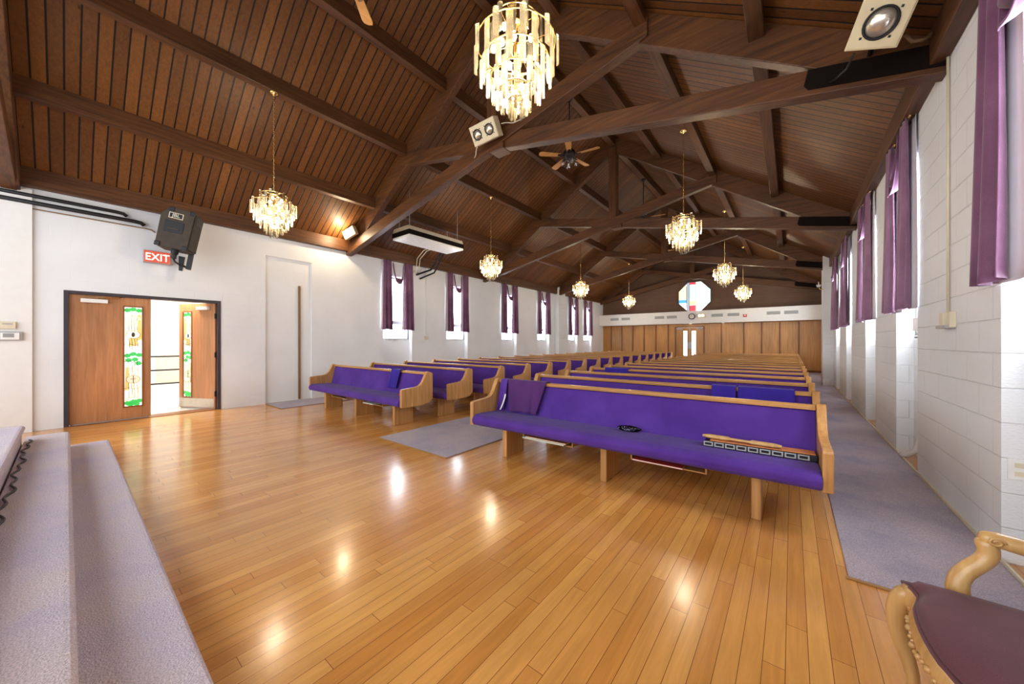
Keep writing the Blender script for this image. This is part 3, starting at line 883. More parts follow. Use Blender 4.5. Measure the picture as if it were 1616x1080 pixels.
# local: front towards +y, side towards +x
prof = [(-.22, -.33), (.18, -.33), (.2, .33), (-.12, .34), (-.22, .2)]
MB().prism(prof, 0, -.2, .2).build('cabinet', M['speaker'], sp, bevel=.012)
MB().prism([(.183, -.3), (.2, -.3), (.218, .3), (.201, .3)], 0, -.18, .18).build('front_grille', M['grille'], sp, bevel=.004)
MB().prism([(.2, .14), (.222, .14), (.226, .29), (.2, .29)], 0, -.15, .15).build('horn', M['black'], sp, bevel=.01)
hm = MB(); hm.box(.2, .207, -.15, .09, -.08, .11); hm.build('handle_cup', M['black'], sp, bevel=.004)
MB().box(.205, .214, -.1, .04, -.03, -.005).build('handle', M['speaker'], sp, bevel=.004)
bd = MB(); bd.box(.2, .205, -.12, .06, .155, .25); bd.build('badge', M['beige'], sp)
MB().box(.204, .2065, -.11, .05, .165, .24).build('badge_face', M['black'], sp)
text('JBL', .075, M['paper'], sp, (.2075, -.03, .203), (PI / 2, 0, PI / 2), .001)
MB().box(.1, .17, .186, .19, -.29, -.24).build('logo_badge', M['orange'], sp)
for y, z in ((-.19, -.3), (.15, -.3), (.17, .3), (-.1, .3)):
    MB().box(.17, .212, y - .035, y + .035, z - .035, z + .035).build('corner_guard', M['black'], sp, bevel=.008)
MB().lathe([(0, 0), (.05, 0), (.05, -.06), (.036, -.09), (.036, -.15), (0, -.15)], 14, Matrix.Translation((.06, .0, -.33))).build('socket', M['black'], sp, smooth=False)
MB().tube([(.06, 0, -.48), (.06, .03, -.53), (.02, .1, -.57), (-.08, .14, -.57), (-.25, .06, -.53), (-.42, -.05, -.5), (-.525, -.1, -.48)], .014, 8).build('bracket_arm', M['black'], sp, smooth=True)
MB().box(-.12, -.05, .14, .2, -.6, -.34).build('bracket_plate', M['black'], sp, bevel=.004)
MB().box(-.53, -.505, -.17, -.03, -.6, -.34).build('wall_plate', M['black'], sp, bevel=.004)

# thermostats on the wall by the steps
th = thing('thermostat', 'beige thermostat above the display controller by the steps', 'thermostat', (XL + .04, -.52, 1.53))
MB().box(0, .03, -.1, .075, -.045, .055).build('case', M['beige'], th, bevel=.005)
MB().box(.03, .033, -.035, .05, .015, .03).build('slot', M['grey'], th)
th2 = thing('controller', 'wall controller with small dark display below the thermostat', 'controller', (XL + .04, -.5, 1.385))
MB().box(0, .03, -.14, .11, -.065, .062).build('case', M['grey'], th2, bevel=.006)
MB().box(.03, .04, -.07, .085, -.052, .045).build('front', M['white'], th2, bevel=.004)
MB().box(.04, .043, -.05, .04, -.02, .035).build('screen', M['vent'], th2)

# pipes under the plate by the steps
pp = [((XL + .05), 3.415, .026, .62, 'upper thick black pipe on the wall under the roof plate'), ((XL + .05), 3.315, .03, .82, 'lower thick black pipe on the wall under the roof plate'),
      ((XL + .02), 3.235, .009, .95, 'thin grey conduit under the black pipes')]
for x, z, r, ye, l in pp:
    pts = [(x, YF, z), (x, ye - .12, z), (x, ye - .04, z - .008), (x - .01, ye, z - .04)]
    o = MB().tube(pts, r, 10).build('wall_pipe' if r > .02 else 'wall_conduit', M['black'] if r > .02 else M['tan'], smooth=True)
    tag(o, l, 'pipe', 'pipes above the steps', 'thing')

# brown pole in the blocked niche
po = MB().box(XL - .05, XL - .015, 3.23, 3.27, .02, 2.56).build('wooden_pole', M['tan'], bevel=.004)
tag(po, 'slim brown pole standing upright against the blocked wall niche', 'pole', None, 'thing')

# left outlets and conduit
oc = thing('wall_conduit', 'thin white conduit with outlet box between the first two curtained windows', 'conduit', (XL, 6.72, 0))
MB().tube([(.012, 0, 1.46), (.012, 0, 3.53)], .009, 8).build('tube', M['white'], oc, smooth=True)
MB().box(0, .045, -.05, .07, 1.37, 1.47).build('outlet_box', M['beige'], oc, bevel=.004)

# ------------------------------------------------------------------ right wall fittings
cd = thing('wall_conduit', 'white conduit bending to the floor inside the second niche from the armchair', 'conduit', (XR + ND, 5.62, 0))
MB().tube([(-.03, .02, 1.45), (-.03, .02, .45), (-.035, .03, .25), (-.06, .06, .13), (-.11, .12, .06), (-.15, .17, .04)], .028, 10).build('tube', M['white'], cd, smooth=True)
MB().box(-.08, 0, -.14, .1, 1.42, 1.56).build('junction_box', M['white'], cd, bevel=.004)
cd2 = thing('wall_conduit', 'tan conduit dropping to the switch box on the armchair side wall', 'conduit', (XR, 4.28, 0))
MB().tube([(-.012, 0, 1.5), (-.012, 0, 3.53)], .009, 8).build('tube', M['beige'], cd2, smooth=True)
MB().box(-.06, 0, -.12, .08, 1.405, 1.43).build('base', M['grey'], cd2, bevel=.003)
MB().box(-.045, 0, -.02, .06, 1.42, 1.53).build('switch_box', M['beige'], cd2, bevel=.004)
MB().box(-.035, 0, -.13, -.09, 1.41, 1.53).build('cover', M['beige'], cd2, bevel=.004)
ol = thing('wall_outlet', 'white electric outlet on the wall above the armchair arm', 'outlet', (1.03, 3.43, .56), math.radians(90))
MB().box(-.012, 0, -.04, .04, -.06, .06).build('plate', M['white'], ol, bevel=.003)
for z in (-.025, .025): MB().box(-.014, -.012, -.016, .016, z - .014, z + .014).build('socket', M['beige'], ol)
sc_ = thing('wall_sconce', 'small brass candle sconce with white cup on the far pilaster', 'sconce', (XR - .24, 14.0, 3.0))
MB().tube([(0, 0, -.12), (-.06, -.02, -.14), (-.1, -.03, -.06)], .012, 8).build('arm', M['brass'], sc_, smooth=True)
MB().lathe([(0, 0), (.04, .0), (.06, .07), (.055, .07), (.03, .01), (0, .01)], 14, Matrix.Translation((-.1, -.03, -.06))).build('cup', M['white'], sc_, smooth=True)
MB().tube([(-.1, -.03, -.04), (-.1, -.03, .1)], .012, 8).build('candle', M['white'], sc_, smooth=True)

# ------------------------------------------------------------------ carpets
def slab(name, x0, x1, y0, y1, label, cat='carpet', h=.014, edge=True):
    t = thing(name, label, cat, ((x0 + x1) / 2, y0, 0))
    w = (x1 - x0) / 2
    MB().box(-w, w, .012, y1 - y0, 0.0005, h).build('pile', M['carpet'], t, bevel=.005)
    if edge: MB().box(-w - .012, w + .012, -.006, .012, 0.0005, h - .002).build('edge_strip', M['edge'], t, bevel=.003)
    return t
slab('aisle_carpet', -4.37, -3.02, 2.62, YB - .1, 'mauve carpet runner down the aisle between the two pew blocks')
slab('aisle_carpet', .245, XR - .013, 2.66, YB - .1, 'mauve carpet runner between the pews and the armchair side wall')
slab('aisle_carpet', -8.55, -7.75, 2.57, YB - .1, 'mauve carpet runner along the exit door wall')

# ------------------------------------------------------------------ platform steps
def step(y0, y1, z0, z1, x0, x1, label):
    pts = [(y0, z0), (y1 - .02, z0), (y1 - .02, z1 - .07)]
    for k in range(7):
        a = -PI / 2 + PI * k / 6
        pts.append((y1 - .03 + .03 * math.cos(a), z1 - .03 + .03 * math.sin(a)))
    pts.append((y0, z1))
    o = MB().prism(pts, 0, x0, x1).build('platform_step', M['stepcarpet'], bevel=.02, seg=3)
    return tag(o, label, 'step', 'carpeted platform steps', 'thing')
step(.012, .31, 0, .17, -6.2, .93, 'lowest lavender carpeted step, next to the maple floor')
step(-.26, 0.022, 0, .335, -6.12, .93, 'middle lavender carpeted step of the platform')
step(YF, -.25, 0, .49, -5.85, .93, 'top lavender carpeted level of the platform')
cdp = [(-5.84 + .03 * k, -.226 + .012 * math.sin(k * .62) + .009 * math.sin(k * .23), .3435) for k in range(100)]
tag(MB().tube(cdp, .007, 6).build('cord', M['black'], smooth=True), 'dark wavy cord lying on the middle carpeted step', 'cord', None, 'thing')

# ------------------------------------------------------------------ pews
PL = 3.16
def pew_proto():
    t = thing('church_pew', '', 'pew', (0, 0, 0), 0, 'church pews')
    hl = PL / 2
    # ends: y forward is negative; y = 0 is the front of the arm
    def arc(cx, cz, r, a0, a1, n): return [(cx + r * math.cos(a0 + (a1 - a0) * k / n), cz + r * math.sin(a0 + (a1 - a0) * k / n)) for k in range(n + 1)]
    prof = [(0.0, .335), (.0, .585)] + arc(.02, .585, .02, PI, PI / 2, 3) + [(.12, .612), (.24, .618), (.31, .632), (.36, .672), (.395, .73), (.43, .80)] + \
        arc(.475, .80, .04, PI * .85, PI * .3, 5) + arc(.525, .79, .035, PI * .45, 0, 4) + [(.56, .42), (.50, .36), (.38, .335)]
    for s in (-1, 1):
        a, b = (-hl, -hl + .055) if s < 0 else (hl - .055, hl)
        MB().prism(prof, 0, a, b).build('end_panel', M['oak_z'], t, bevel=.008, seg=3)
    # seat cushion: rounded section swept along the pew
    sec = [(.50, .40), (.46, .445), (.30, .452), (.12, .462), (.03, .458), (-.015, .44), (-.035, .41), (-.03, .37), (-.005, .345), (.06, .335), (.30, .345), (.48, .36)]
    MB().prism(sec, 0, -hl + .056, hl - .056).build('seat', M['purple'], t, bevel=.014, seg=3)
    sec = [(.405, .42), (.425, .42), (.53, .42), (.535, .785), (.50, .785), (.49, .775), (.45, .6)]
    MB().prism(sec, 0, -hl + .056, hl - .056).build('backrest', M['purple'], t, bevel=.008)
    MB().prism([(.478, .786), (.548, .786), (.553, .81), (.54, .823), (.49, .823), (.474, .81)], 0, -hl + .056, hl - .056).build('top_rail', M['oak_x'], t, bevel=.004)
    MB().box(-hl + .056, hl - .056, .536, .55, .36, .786).build('back_board', M['oak_x'], t)
    for x in (-1.17, 0, 1.17):
        lp = [(.13, 0), (.47, 0), (.47, .345), (.13, .34)]
        MB().prism(lp, 0, x - .03, x + .03).build('leg', M['oak_z'], t, bevel=.006)
    # book racks under the seat
    for x0 in (-.92, .25):
        r = MB(); r.box(x0, x0 + .6, .14, .46, .255, .265); r.box(x0, x0 + .012, .14, .46, .265, .34); r.box(x0 + .588, x0 + .6, .14, .46, .265, .34)
        r.build('book_rack', M['oak_x'], t)
    return t
P0 = pew_proto()
NROW = 17
pews = {}
for side in (1, -1):
    xc = -1.37 if side > 0 else -6.01
    for i in range(NROW):
        where = 'armchair' if side > 0 else 'exit door'
        lab = 'purple cushioned wooden pew, %s row back in the block on the %s side' % (ORD[i], where)
        if i == 0: lab = 'front purple cushioned wooden pew of the block on the %s side' % where
        y = (2.95 if side > 0 else 3.02) + .89 * i
        rz = 0.0
        if side > 0: rz = math.radians(1.4 if i == 0 else 0.8)
        if side > 0 and i == 0:
            o = P0; o['label'] = lab; o.location = (xc, y + .02, 0); o.rotation_euler = (0, 0, rz)
        else:
            o = dup(P0, (xc, y + (.02 if side > 0 else 0), 0), rz, lab)
        pews[(side, i)] = o
def on_pew(side, i, x, y, z):
    """point in pew coordinates -> world"""
    o = pews[(side, i)]
    c, s = math.cos(o.rotation_euler.z), math.sin(o.rotation_euler.z)
    return (o.location.x + x * c - y * s, o.location.y + x * s + y * c, z)

# draped cloths
def drape(side, i, x0, w, front, back, mat, label, skew=0.0, seed=1, wob=.012, spread=0.0):
    o = pews[(side, i)]
    # path over the back: from the front drop up over the rail to the back drop
    def path(d):
        # d<0 in front (distance down), d>0 behind
        rail_y0, rail_y1, zt = .462, .562, .832
        if d < 0:
            if -d > .41: q = .41
            else: q = -d
            t = q / .40
            return (rail_y0 - .085 * t - .006 - (.0 if -d <= .41 else (-d - .41)), zt - q)
        if d < .1: return (rail_y0 + d, zt + .004 * math.sin(d / .1 * PI))
        return (rail_y1 + .004, zt - (d - .1))
    rnd = random.Random(seed)
    p1, p2 = rnd.random() * 6, rnd.random() * 6
    t = MB()
    def f(u, v):
        d = -front + (front + .1 + back) * v
        y, z = path(d)
        fr = max(0, -d) / max(front, .01)
        xx = x0 + w * u + skew * fr * (1 - u * .3) + spread * (u - .5) * (1 - fr)
        wv = wob * math.sin(7 * u + p1 + 4 * v) * fr + wob * .6 * math.sin(15 * u + p2) * fr
        sag = .05 * spread * math.sin(PI * u) * fr
        return (xx, y - abs(wv) - .004, z + sag)
    ob = t.grid(f, 26, 40).build('draped_cloth', M[mat], smooth=True, solid=.008)
    ob.location = o.location; ob.rotation_euler = o.rotation_euler
    return tag(ob, label, 'cloth', None, 'thing')
drape(-1, 0, .62, .26, .30, .3, 'indigo', 'folded purple cloth hanging over the front pew on the exit door side', seed=2, skew=-.04)
drape(1, 0, -1.27, .36, .36, .3, 'plum', 'large plum garment draped over the front pew on the armchair side', seed=5, wob=.034, spread=.18, skew=.02)
drape(1, 0, -1.47, .1, .34, .2, 'purple', 'narrow purple cloth beside the plum garment on the front pew', seed=6)
drape(1, 1, .70, .22, .3, .3, 'indigo', 'smaller indigo cloth over the second pew on the armchair side', seed=8)
drape(1, 1, .94, .46, .3, .3, 'indigo', 'wider indigo cloth over the second pew, beside the end panel', seed=9)
drape(1, 3, -1.28, .42, .3, .3, 'indigo', 'indigo cloth over the fourth pew beside the centre aisle', seed=10)
# white tie of the garment
def seat_pt(x, y, z): return on_pew(1, 0, x, y, z)
tie = MB().grid(lambda u, v: seat_pt(-1.372 + .02 * u - .045 * v * v, .372 + .055 * (1 - v) * .9 - .03, .475 + .19 * (1 - v)), 2, 14)
tag(tie.build('ribbon', M['white'], smooth=True, solid=.003), 'white ribbon hanging beside the plum garment on the front pew', 'ribbon', None, 'thing')

# small things on the seats
sq = thing('sequin_purse', 'black sequinned pouch lying on the front pew seat', 'purse', on_pew(1, 0, .17, .33, .452), math.radians(1))
def blob(u, v):
    a = 2 * PI * u; b = PI * (v - .5)
    rr = .9 + .12 * math.sin(5 * a + 3 * v) + .1 * math.sin(9 * a * .5 + 8 * v)
    return (.11 * math.cos(b) * math.cos(a) * rr, .045 * math.cos(b) * math.sin(a), .03 + .028 * math.sin(b) * rr)
MB().grid(blob, 28, 12).build('pouch', M['sequin'], sq, smooth=False)
spk = MB(); rn = random.Random(4)
for k in range(40):
    a = rn.random() * 2 * PI; q = rn.random()
    x, y, z = .1 * math.cos(a) * q, -.046 + .01 * abs(math.cos(a)), .02 + .03 * rn.random()
    spk.box(x - .004, x + .004, y - .002, y + .001, z - .004, z + .004)
spk.build('sequins', M['chrome'], sq)['kind'] = 'stuff'

tb = thing('jingle_bar', 'black bar edged with a row of pale rectangular frames on the front pew', 'percussion bar', on_pew(1, 0, 1.16, .225, .462), math.radians(3))
MB().box(-.34, .36, 0, .13, 0, .042).build('body', M['black'], tb, bevel=.006)
for k in range(9):
    x = -.31 + .074 * k
    r = MB()
    r.box(x - .033, x + .033, -.008, 0, .004, .012).box(x - .033, x + .033, -.008, 0, .031, .039).box(x - .033, x - .023, -.008, 0, .012, .031).box(x + .023, x + .033, -.008, 0, .012, .031)
    r.build('frame', M['mint'] if False else M['grey'], tb, bevel=.002)
MB().box(-.3, .35, .01, .12, .042, .05).build('lid', M['orange'], tb, bevel=.003)
wp = thing('wooden_paddle', 'pale wooden double ended paddle resting on the black bar', 'paddle', on_pew(1, 0, 1.06, .27, .5125), math.radians(-1))
MB().grid(lambda u, v: (-.26 + .52 * u, (.028 if abs(u - .5) > .14 else .016) * math.cos(2 * PI * v) * (.6 + .4 * min(1, 12 * min(u, 1 - u))), .017 + (.017 if abs(u - .5) > .14 else .010) * math.sin(2 * PI * v) * (.6 + .4 * min(1, 12 * min(u, 1 - u)))), 40, 16).build('handle', M['gilt'], wp, smooth=True)

rd = MB().grid(lambda u, v: (-.09 + .18 * u + .01 * math.sin(9 * v), -.05 + .1 * v, .012 + .018 * abs(math.sin(6 * u + 2 * v)) + .008 * math.sin(11 * v)), 24, 14).build('red_scarf', M['red'], smooth=True, solid=.006)
rd.location = on_pew(-1, 0, 1.38, .16, .47)
tag(rd, 'crumpled red cloth beside the arm of the exit side front pew', 'cloth', None, 'thing')

# books in the racks
def book(side, i, x, z, w, mat, label, dz=.014):
    t = thing('hymn_book', label, 'book', on_pew(side, i, x, .0, z), pews[(side, i)].rotation_euler.z, 'books under the pew seats')
    MB().box(0, w, .10, .3, .002, dz - .002).build('pages', M['paper'], t)
    MB().box(-.003, w + .003, .097, .303, dz - .002, dz).box(-.003, w + .003, .097, .303, 0, .002).build('cover', M[mat], t)
book(1, 0, -.9, .266, .5, 'mint', 'mint covered book under the front armchair side pew, lower of two')
book(1, 0, -.86, .2805, .48, 'orange', 'orange covered book on the mint one under the front pew')
book(1, 0, .28, .266, .4, 'red', 'red covered book under the middle of the front armchair side pew')
book(-1, 0, -.05 + .36, .266, .3, 'paper', 'pale book under the front pew on the exit door side')

# ------------------------------------------------------------------ chandeliers
TIERS = [(.165, 0, .19, 12), (.28, .145, .19, 20), (.235, .27, .18, 17), (.175, .38, .16, 13), (.11, .47, .14, 8), (.05, .54, .13, 4)]
def rod_mesh(h):
    m = MB(); w = .024
    m.prism([(-w, -.004), (w, -.004), (w * .55, .009), (0, .014), (-w * .55, .009)], 2, -h, 0)
    me = bpy.data.meshes.new('crystal_rod'); bmesh.ops.recalc_face_normals(m.bm, faces=m.bm.faces)
    m.bm.to_mesh(me); m.bm.free(); me.materials.append(M['crystal']); return me
ROD = {h: rod_mesh(h) for h in sorted({q[2] for q in TIERS})}
CAN = deck(XC - 2.405) - .19
BODY = 3.57
def link_chain(m, z0, z1, step=.032):
    n = int((z0 - z1) / step)
    for k in range(n):
        z = z0 - step * (k + .5); L = step * .72; R = .0085
        pts = []
        for j in range(10):
            a = 2 * PI * j / 10
            p, q = R * math.cos(a), L * math.sin(a)
            pts.append((p, 0, z + q) if k % 2 == 0 else (0, p, z + q))
        m.tube(pts, .0028, 5, closed=True)
def chandelier(x, y, label, detailed):
    t = thing('crystal_chandelier', label, 'chandelier', (x, y, CAN), 0, 'crystal chandeliers')
    MB().lathe([(0, 0), (.062, 0), (.062, -.008), (.045, -.02), (.02, -.03), (.008, -.05), (0, -.05)], 24).build('canopy', M['brass'], t, smooth=True)
    b = BODY - CAN
    if detailed:
        m = MB(); link_chain(m, -.05, b + .03); m.build('chain', M['brass'], t, smooth=True)
    else:
        MB().tube([(0, 0, -.05), (0, 0, b + .03)], .006, 6).build('chain', M['brass'], t, smooth=True)
    f = MB()
    f.lathe([(0, b + .04), (.02, b + .03), (.02, b + .01), (.05, b), (.05, b - .01), (0, b - .01)], 16)
    f.tube([(0, 0, b), (0, 0, b - .6)], .012, 8)
    for r, zt, h, n in TIERS:
        f.tube([(r * math.cos(2 * PI * k / 32), r * math.sin(2 * PI * k / 32), b - zt - .006) for k in range(32)], .005, 5, closed=True)
        for k in range(4):
            a = PI / 2 * k + .3
            f.tube([(0, 0, b - zt - .006), (r * math.cos(a), r * math.sin(a), b - zt - .006)], .003, 4)
    f.build('frame', M['brass'], t, smooth=True)
    for ti_, (r, zt, h, n) in enumerate(TIERS):
        if detailed:
            for k in range(n):
                a = 2 * PI * k / n + .2 * ti_
                out = r + (.012 if k % 2 else -.008)
                o = bpy.data.objects.new('crystal_rod', ROD[h]); COL.objects.link(o); o.parent = t
                o.location = (out * math.cos(a), out * math.sin(a), b - zt + (.012 if k % 2 else -.006))
                o.rotation_euler = (0, 0, a - PI / 2)
        else:
            m = MB(); w = .02
            for k in range(n):
                a = 2 * PI * k / n + .2 * ti_
                m.prism([(-w, -.004), (w, -.004), (0, .014)], 2, b - zt - h, b - zt + (.012 if k % 2 else 0), Matrix.Rotation(a - PI / 2, 4, 'Z') @ Matrix.Translation((0, r, 0)))
            m.build('crystal_tier', M['crystal'], t)
    bl = [(.11, .09, 5), (.17, .24, 6), (.11, .38, 4), (.0, .5, 1)]
    for r, z, n in bl:
        for k in range(n):
            a = 2 * PI * k / n + z * 9
            o = MB().lathe([(0, .026), (.012, .02), (.019, .002), (.016, -.014), (.008, -.028), (0, -.028)], 8, Matrix.Translation((r * math.cos(a), r * math.sin(a), b - z)))
            o.build('bulb', M['bulb'], t, smooth=True)
    pd = bpy.data.lights.new('chandelier_light', 'POINT'); pd.energy = CHANDELIER_W; pd.color = (1.0, .84, .62); pd.shadow_soft_size = .12
    po_ = bpy.data.objects.new('chandelier_light', pd); COL.objects.link(po_); po_.parent = t; po_.location = (0, 0, b - .33)
    return t
XA, XB = XC - 2.405, XC + 2.3
for i, y in enumerate((1.98, 6.98, 12.05, 17.1)):
    chandelier(XA, y, 'lit tiered crystal chandelier, %s from the steps in the row over exit side pews' % ORD[i], i < 2)
for i, y in enumerate((1.985, 6.95, 11.95, 16.95)):
    lab = 'lit tiered crystal chandelier, %s from the steps in the row over armchair side pews' % ORD[i]
    if i == 0: lab = 'large looking lit crystal chandelier hanging closest, in front of the first full truss'
    chandelier(XB, y, lab, i < 2)

# ------------------------------------------------------------------ ceiling fans
def fan(y, label, rot):
    zt = 6.67; zh = 5.43
    t = thing('ceiling_fan', label, 'ceiling fan', (XC, y, zt), rot, 'ceiling fans along the ridge')
    MB().lathe([(0, 0), (.07, 0), (.07, -.02), (.035, -.07), (0, -.07)], 18).build('canopy', M['black'], t, smooth=True)
    MB().tube([(0, 0, -.06), (0, 0, zh - zt + .1)], .013, 8).build('down_rod', M['black'], t, smooth=True)
    h = zh - zt
    MB().lathe([(0, h + .13), (.03, h + .12), (.09, h + .1), (.13, h + .05), (.13, h - .03), (.09, h - .07), (.05, h - .08), (.05, h - .13), (0, h - .14)], 22).build('motor', M['black'], t, smooth=True)
    for k in range(5):
        a = 2 * PI * k / 5
        R = Matrix.Rotation(a, 4, 'Z') @ Matrix.Translation((0, 0, h - .02)) @ Matrix.Rotation(math.radians(11), 4, 'X')
        pts = [(.2, -.05), (.62, -.07), (.665, -.055), (.68, 0), (.665, .055), (.62, .07), (.2, .05)]
        bl = MB().prism(pts, 2, -.004, .004, R).build('blade', M['blade'], t, bevel=.002)
        MB().prism([(.1, -.02), (.2, -.035), (.26, -.03), (.26, .03), (.2, .035), (.1, .02)], 2, -.011, -.004, R).build('blade_iron', M['black'], bl)
    for k in range(4):
        a = PI / 2 * k + .5
        R = Matrix.Rotation(a, 4, 'Z') @ Matrix.Translation((.1, 0, h - .14)) @ Matrix.Rotation(math.radians(-40), 4, 'Y')
        sh = MB().lathe([(.02, 0), (.03, -.02), (.045, -.06), (.06, -.1), (.057, -.1), (.042, -.06), (.027, -.02), (.017, 0)], 14, R).build('lamp_shade', M['glass'], t, smooth=True)
        MB().lathe([(0, 0), (.018, 0), (.018, -.03), (0, -.03)], 10, R).build('holder', M['chrome'], sh)
fan(1.93, 'oak bladed ceiling fan closest to the platform, cut by the picture top', 1.05)
fan(6.88, 'oak bladed ceiling fan with four glass lamps, between the first two full trusses', 0.15)
fan(11.83, 'oak bladed ceiling fan partly hidden behind the second full truss', 0.2)
fan(16.8, 'oak bladed ceiling fan farthest away, near the gable', 0.7)

# ------------------------------------------------------------------ flood lamp boxes on the truss
def flood(loc, rot, w, h, d, lamps, label, lit=False, cable=None):
    t = thing('flood_lamp_box', label, 'flood lamp', loc, 0, None, rot=rot)
    MB().box(-w / 2, w / 2, 0, d, -h / 2, h / 2).build('housing', M['cream'], t, bevel=.006)
    MB().box(-w / 2 + .01, w / 2 - .01, -.008, 0, -h / 2 + .01, h / 2 - .01).build('front_plate', M['cream'], t, bevel=.003)
    for x, r in lamps:
        R = Matrix.Translation((x, -.008, 0)) @ Matrix.Rotation(PI / 2, 4, 'X')
        g = MB().lathe([(r * 1.12, 0), (r * 1.12, .008), (r, .012), (r * .95, .0)], 24, R).build('lamp_ring', M['black'], t, smooth=True)
        MB().lathe([(0, .03), (r * .4, .027), (r * .75, .015), (r * .95, .002), (r * .95, 0), (0, 0)], 24, R).build('lamp', M['spotbulb'] if lit else M['lens'], t, smooth=True)
        for k in range(4):
            a = PI / 4 + PI / 2 * k
            s = MB().box(x + r * 1.3 * math.cos(a) - .008, x + r * 1.3 * math.cos(a) + .008, -.01, -.008, r * 1.3 * math.sin(a) - .008, r * 1.3 * math.sin(a) + .008); s.build('screw', M['black'], t)

    return t
flood((-3.76, 4.03, 4.57), (math.radians(30), math.radians(-3), math.radians(4)), .48, .28, .15, [(-.115, .072), (.115, .072)], 'cream twin flood lamp box where the first truss crosses')
fs = flood((.525, 3.8, 3.70), (math.radians(38), math.radians(20), math.radians(4)), .315, .315, .09, [(0, .092)], 'cream single flood lamp box on the rafter near the armchair side wall')
mw = Matrix.LocRotScale(fs.location, fs.rotation_euler, None).inverted()
MB().tube([mw @ Vector(p) for p in ((.54, 3.86, 3.72), (.53, 4.1, 3.78), (.53, 4.337, 3.8))], .018, 8).build('bracket', M['black'], fs, smooth=True)
fb = flood((-8.12, 4.10, 3.86), (math.radians(12), math.radians(-20), math.radians(18)), .34, .2, .1, [(-.08, .05)], 'brightly lit flood lamp at the exit side foot of the first truss', True)
sd = bpy.data.lights.new('flood_light', 'POINT'); sd.energy = 25; sd.color = (1, .78, .5); sd.shadow_soft_size = .05
so_ = bpy.data.objects.new('flood_light', sd); COL.objects.link(so_); so_.parent = fb; so_.location = (-.08, -.12, 0)
def cable(pts, r, mat, label):
    tag(MB().tube(pts, r, 6).build('cable', M[mat], smooth=True), label, 'cable', None, 'thing')
cable([(-4.01, 4.16, 4.50), (-4.08, 4.2, 4.48), (-4.14, 4.25, 4.43), (-4.2, 4.28, 4.41)], .007, 'beige', 'pale cable at the lower end of the twin flood lamp box')
cable([(-3.5, 4.15, 4.66), (-3.45, 4.2, 4.68), (-3.35, 4.25, 4.66), (-3.2, 4.28, 4.68), (-3.1, 4.28, 4.69)], .007, 'beige', 'pale cable leaving the upper end of the twin flood lamp box')
cable([(.39, 3.9, 3.6), (.36, 4.08, 3.6), (.3, 4.25, 3.64), (.26, 4.315, 3.66)], .008, 'black', 'black cable hanging below the single flood lamp box')
cable([(.7, 4.1, 3.72), (.74, 4.12, 3.66), (.8, 4.15, 3.66), (.85, 4.2, 3.7), (.865, 4.25, 3.74), (.866, 4.3, 3.76)], .014, 'tan', 'brown cable looped beside the single flood lamp box')

# ------------------------------------------------------------------ ceiling heater / air unit
ac = thing('ceiling_air_unit', 'long cream ceiling air unit with black band hung beyond the first truss', 'air conditioner', (-7.19, 5.72, 3.74))
W2, L2 = .33, .85
MB().box(-W2, W2, -L2, L2, 0, .05).build('bottom_cover', M['white'], ac, bevel=.012)
MB().box(-W2 - .01, W2 + .01, -L2 - .01, L2 + .01, .05, .16).build('band', M['gusset'], ac, bevel=.01)
MB().prism([(-W2, .16), (W2, .16), (W2 - .04, .26), (-W2 + .04, .26)], 1, -L2, L2).build('top_casing', M['beige'], ac, bevel=.01)
for x in (-.2, .2):
    for y in (-.75, .75):
        MB().tube([(x, y, .25), (x, y, deck(-7.19 + x) - 3.74)], .008, 6).build('hanger_rod', M['grey'], ac, smooth=True)
for k, (yo, r, mt, l) in enumerate(((6.1, .012, 'beige', 'thinner pale pipe from the air unit to the wall'), (6.2, .012, 'beige', 'second pale pipe from the air unit to the wall'),
                                  (6.62, .028, 'black', 'black insulated pipe from the air unit, upper of two'), (6.74, .024, 'black', 'black insulated pipe from the air unit, lower of two'))):
    if mt == 'beige': pts = [(-7.535, yo, 3.86), (-8.0, yo + .05, 3.84), (-8.42, yo + .15, 3.7), (-8.49, yo + .17, 3.5), (-8.62, yo + .17, 3.32)]
    else: pts = [(-7.56, yo - .2, 3.86), (-7.9, yo - .02, 3.72), (-8.3, yo + .02, 3.42 - .07 * (k - 2)), (-8.63, yo - .25, 3.27 - .1 * (k - 2))]
    o = MB().tube(pts, r, 8).build('air_unit_pipe', M[mt], smooth=True)
    tag(o, l, 'pipe', 'pipes of the air unit', 'thing')

# ------------------------------------------------------------------ armchair
ch = thing('carved_armchair', 'carved pale wood armchair with mauve brown seat by the window wall', 'armchair', (.35, 1.585, 0))
# local: faces -x, seat from x=0 to .52, width +-.3 along y
def seat_half(x):
    return .29 - .03 * max(0.0, x / .52) ** 1.2
def bowf(s):
    a = abs(s)
    return -.022 * (.5 + .5 * math.cos(PI * s)) + .016 * math.exp(-((a - .7) / .17) ** 2) - (.014 * ((a - .86) / .14) ** 2 if a > .86 else 0)
def seat_fn(u, v):
    x = -.02 + .52 * u
    bow = bowf(2 * v - 1) * max(0, 1 - u * 3)
    y = (2 * v - 1) * seat_half(x)
    e = max(0.0, min(1, min(v, 1 - v) * 7, u * 7 + .02, (1 - u) * 7))
    return (x + bow, y, .432 + .045 * e ** .45 + .018 * math.sin(PI * u) * math.sin(PI * v))
MB().grid(seat_fn, 26, 26).build('seat', M['seat_plum'], ch, smooth=True, solid=.01)
pip = []
for k in range(15):
    v = k / 14; x, y, z = seat_fn(0, v); pip.append((x - .002, y, .432))
for k in range(1, 10):
    x, y, z = seat_fn(k / 9, 1); pip.append((x, y, .432))
pip = [(seat_fn(k / 9, 0)[0], seat_fn(k / 9, 0)[1], .432) for k in range(9, 0, -1)] + pip
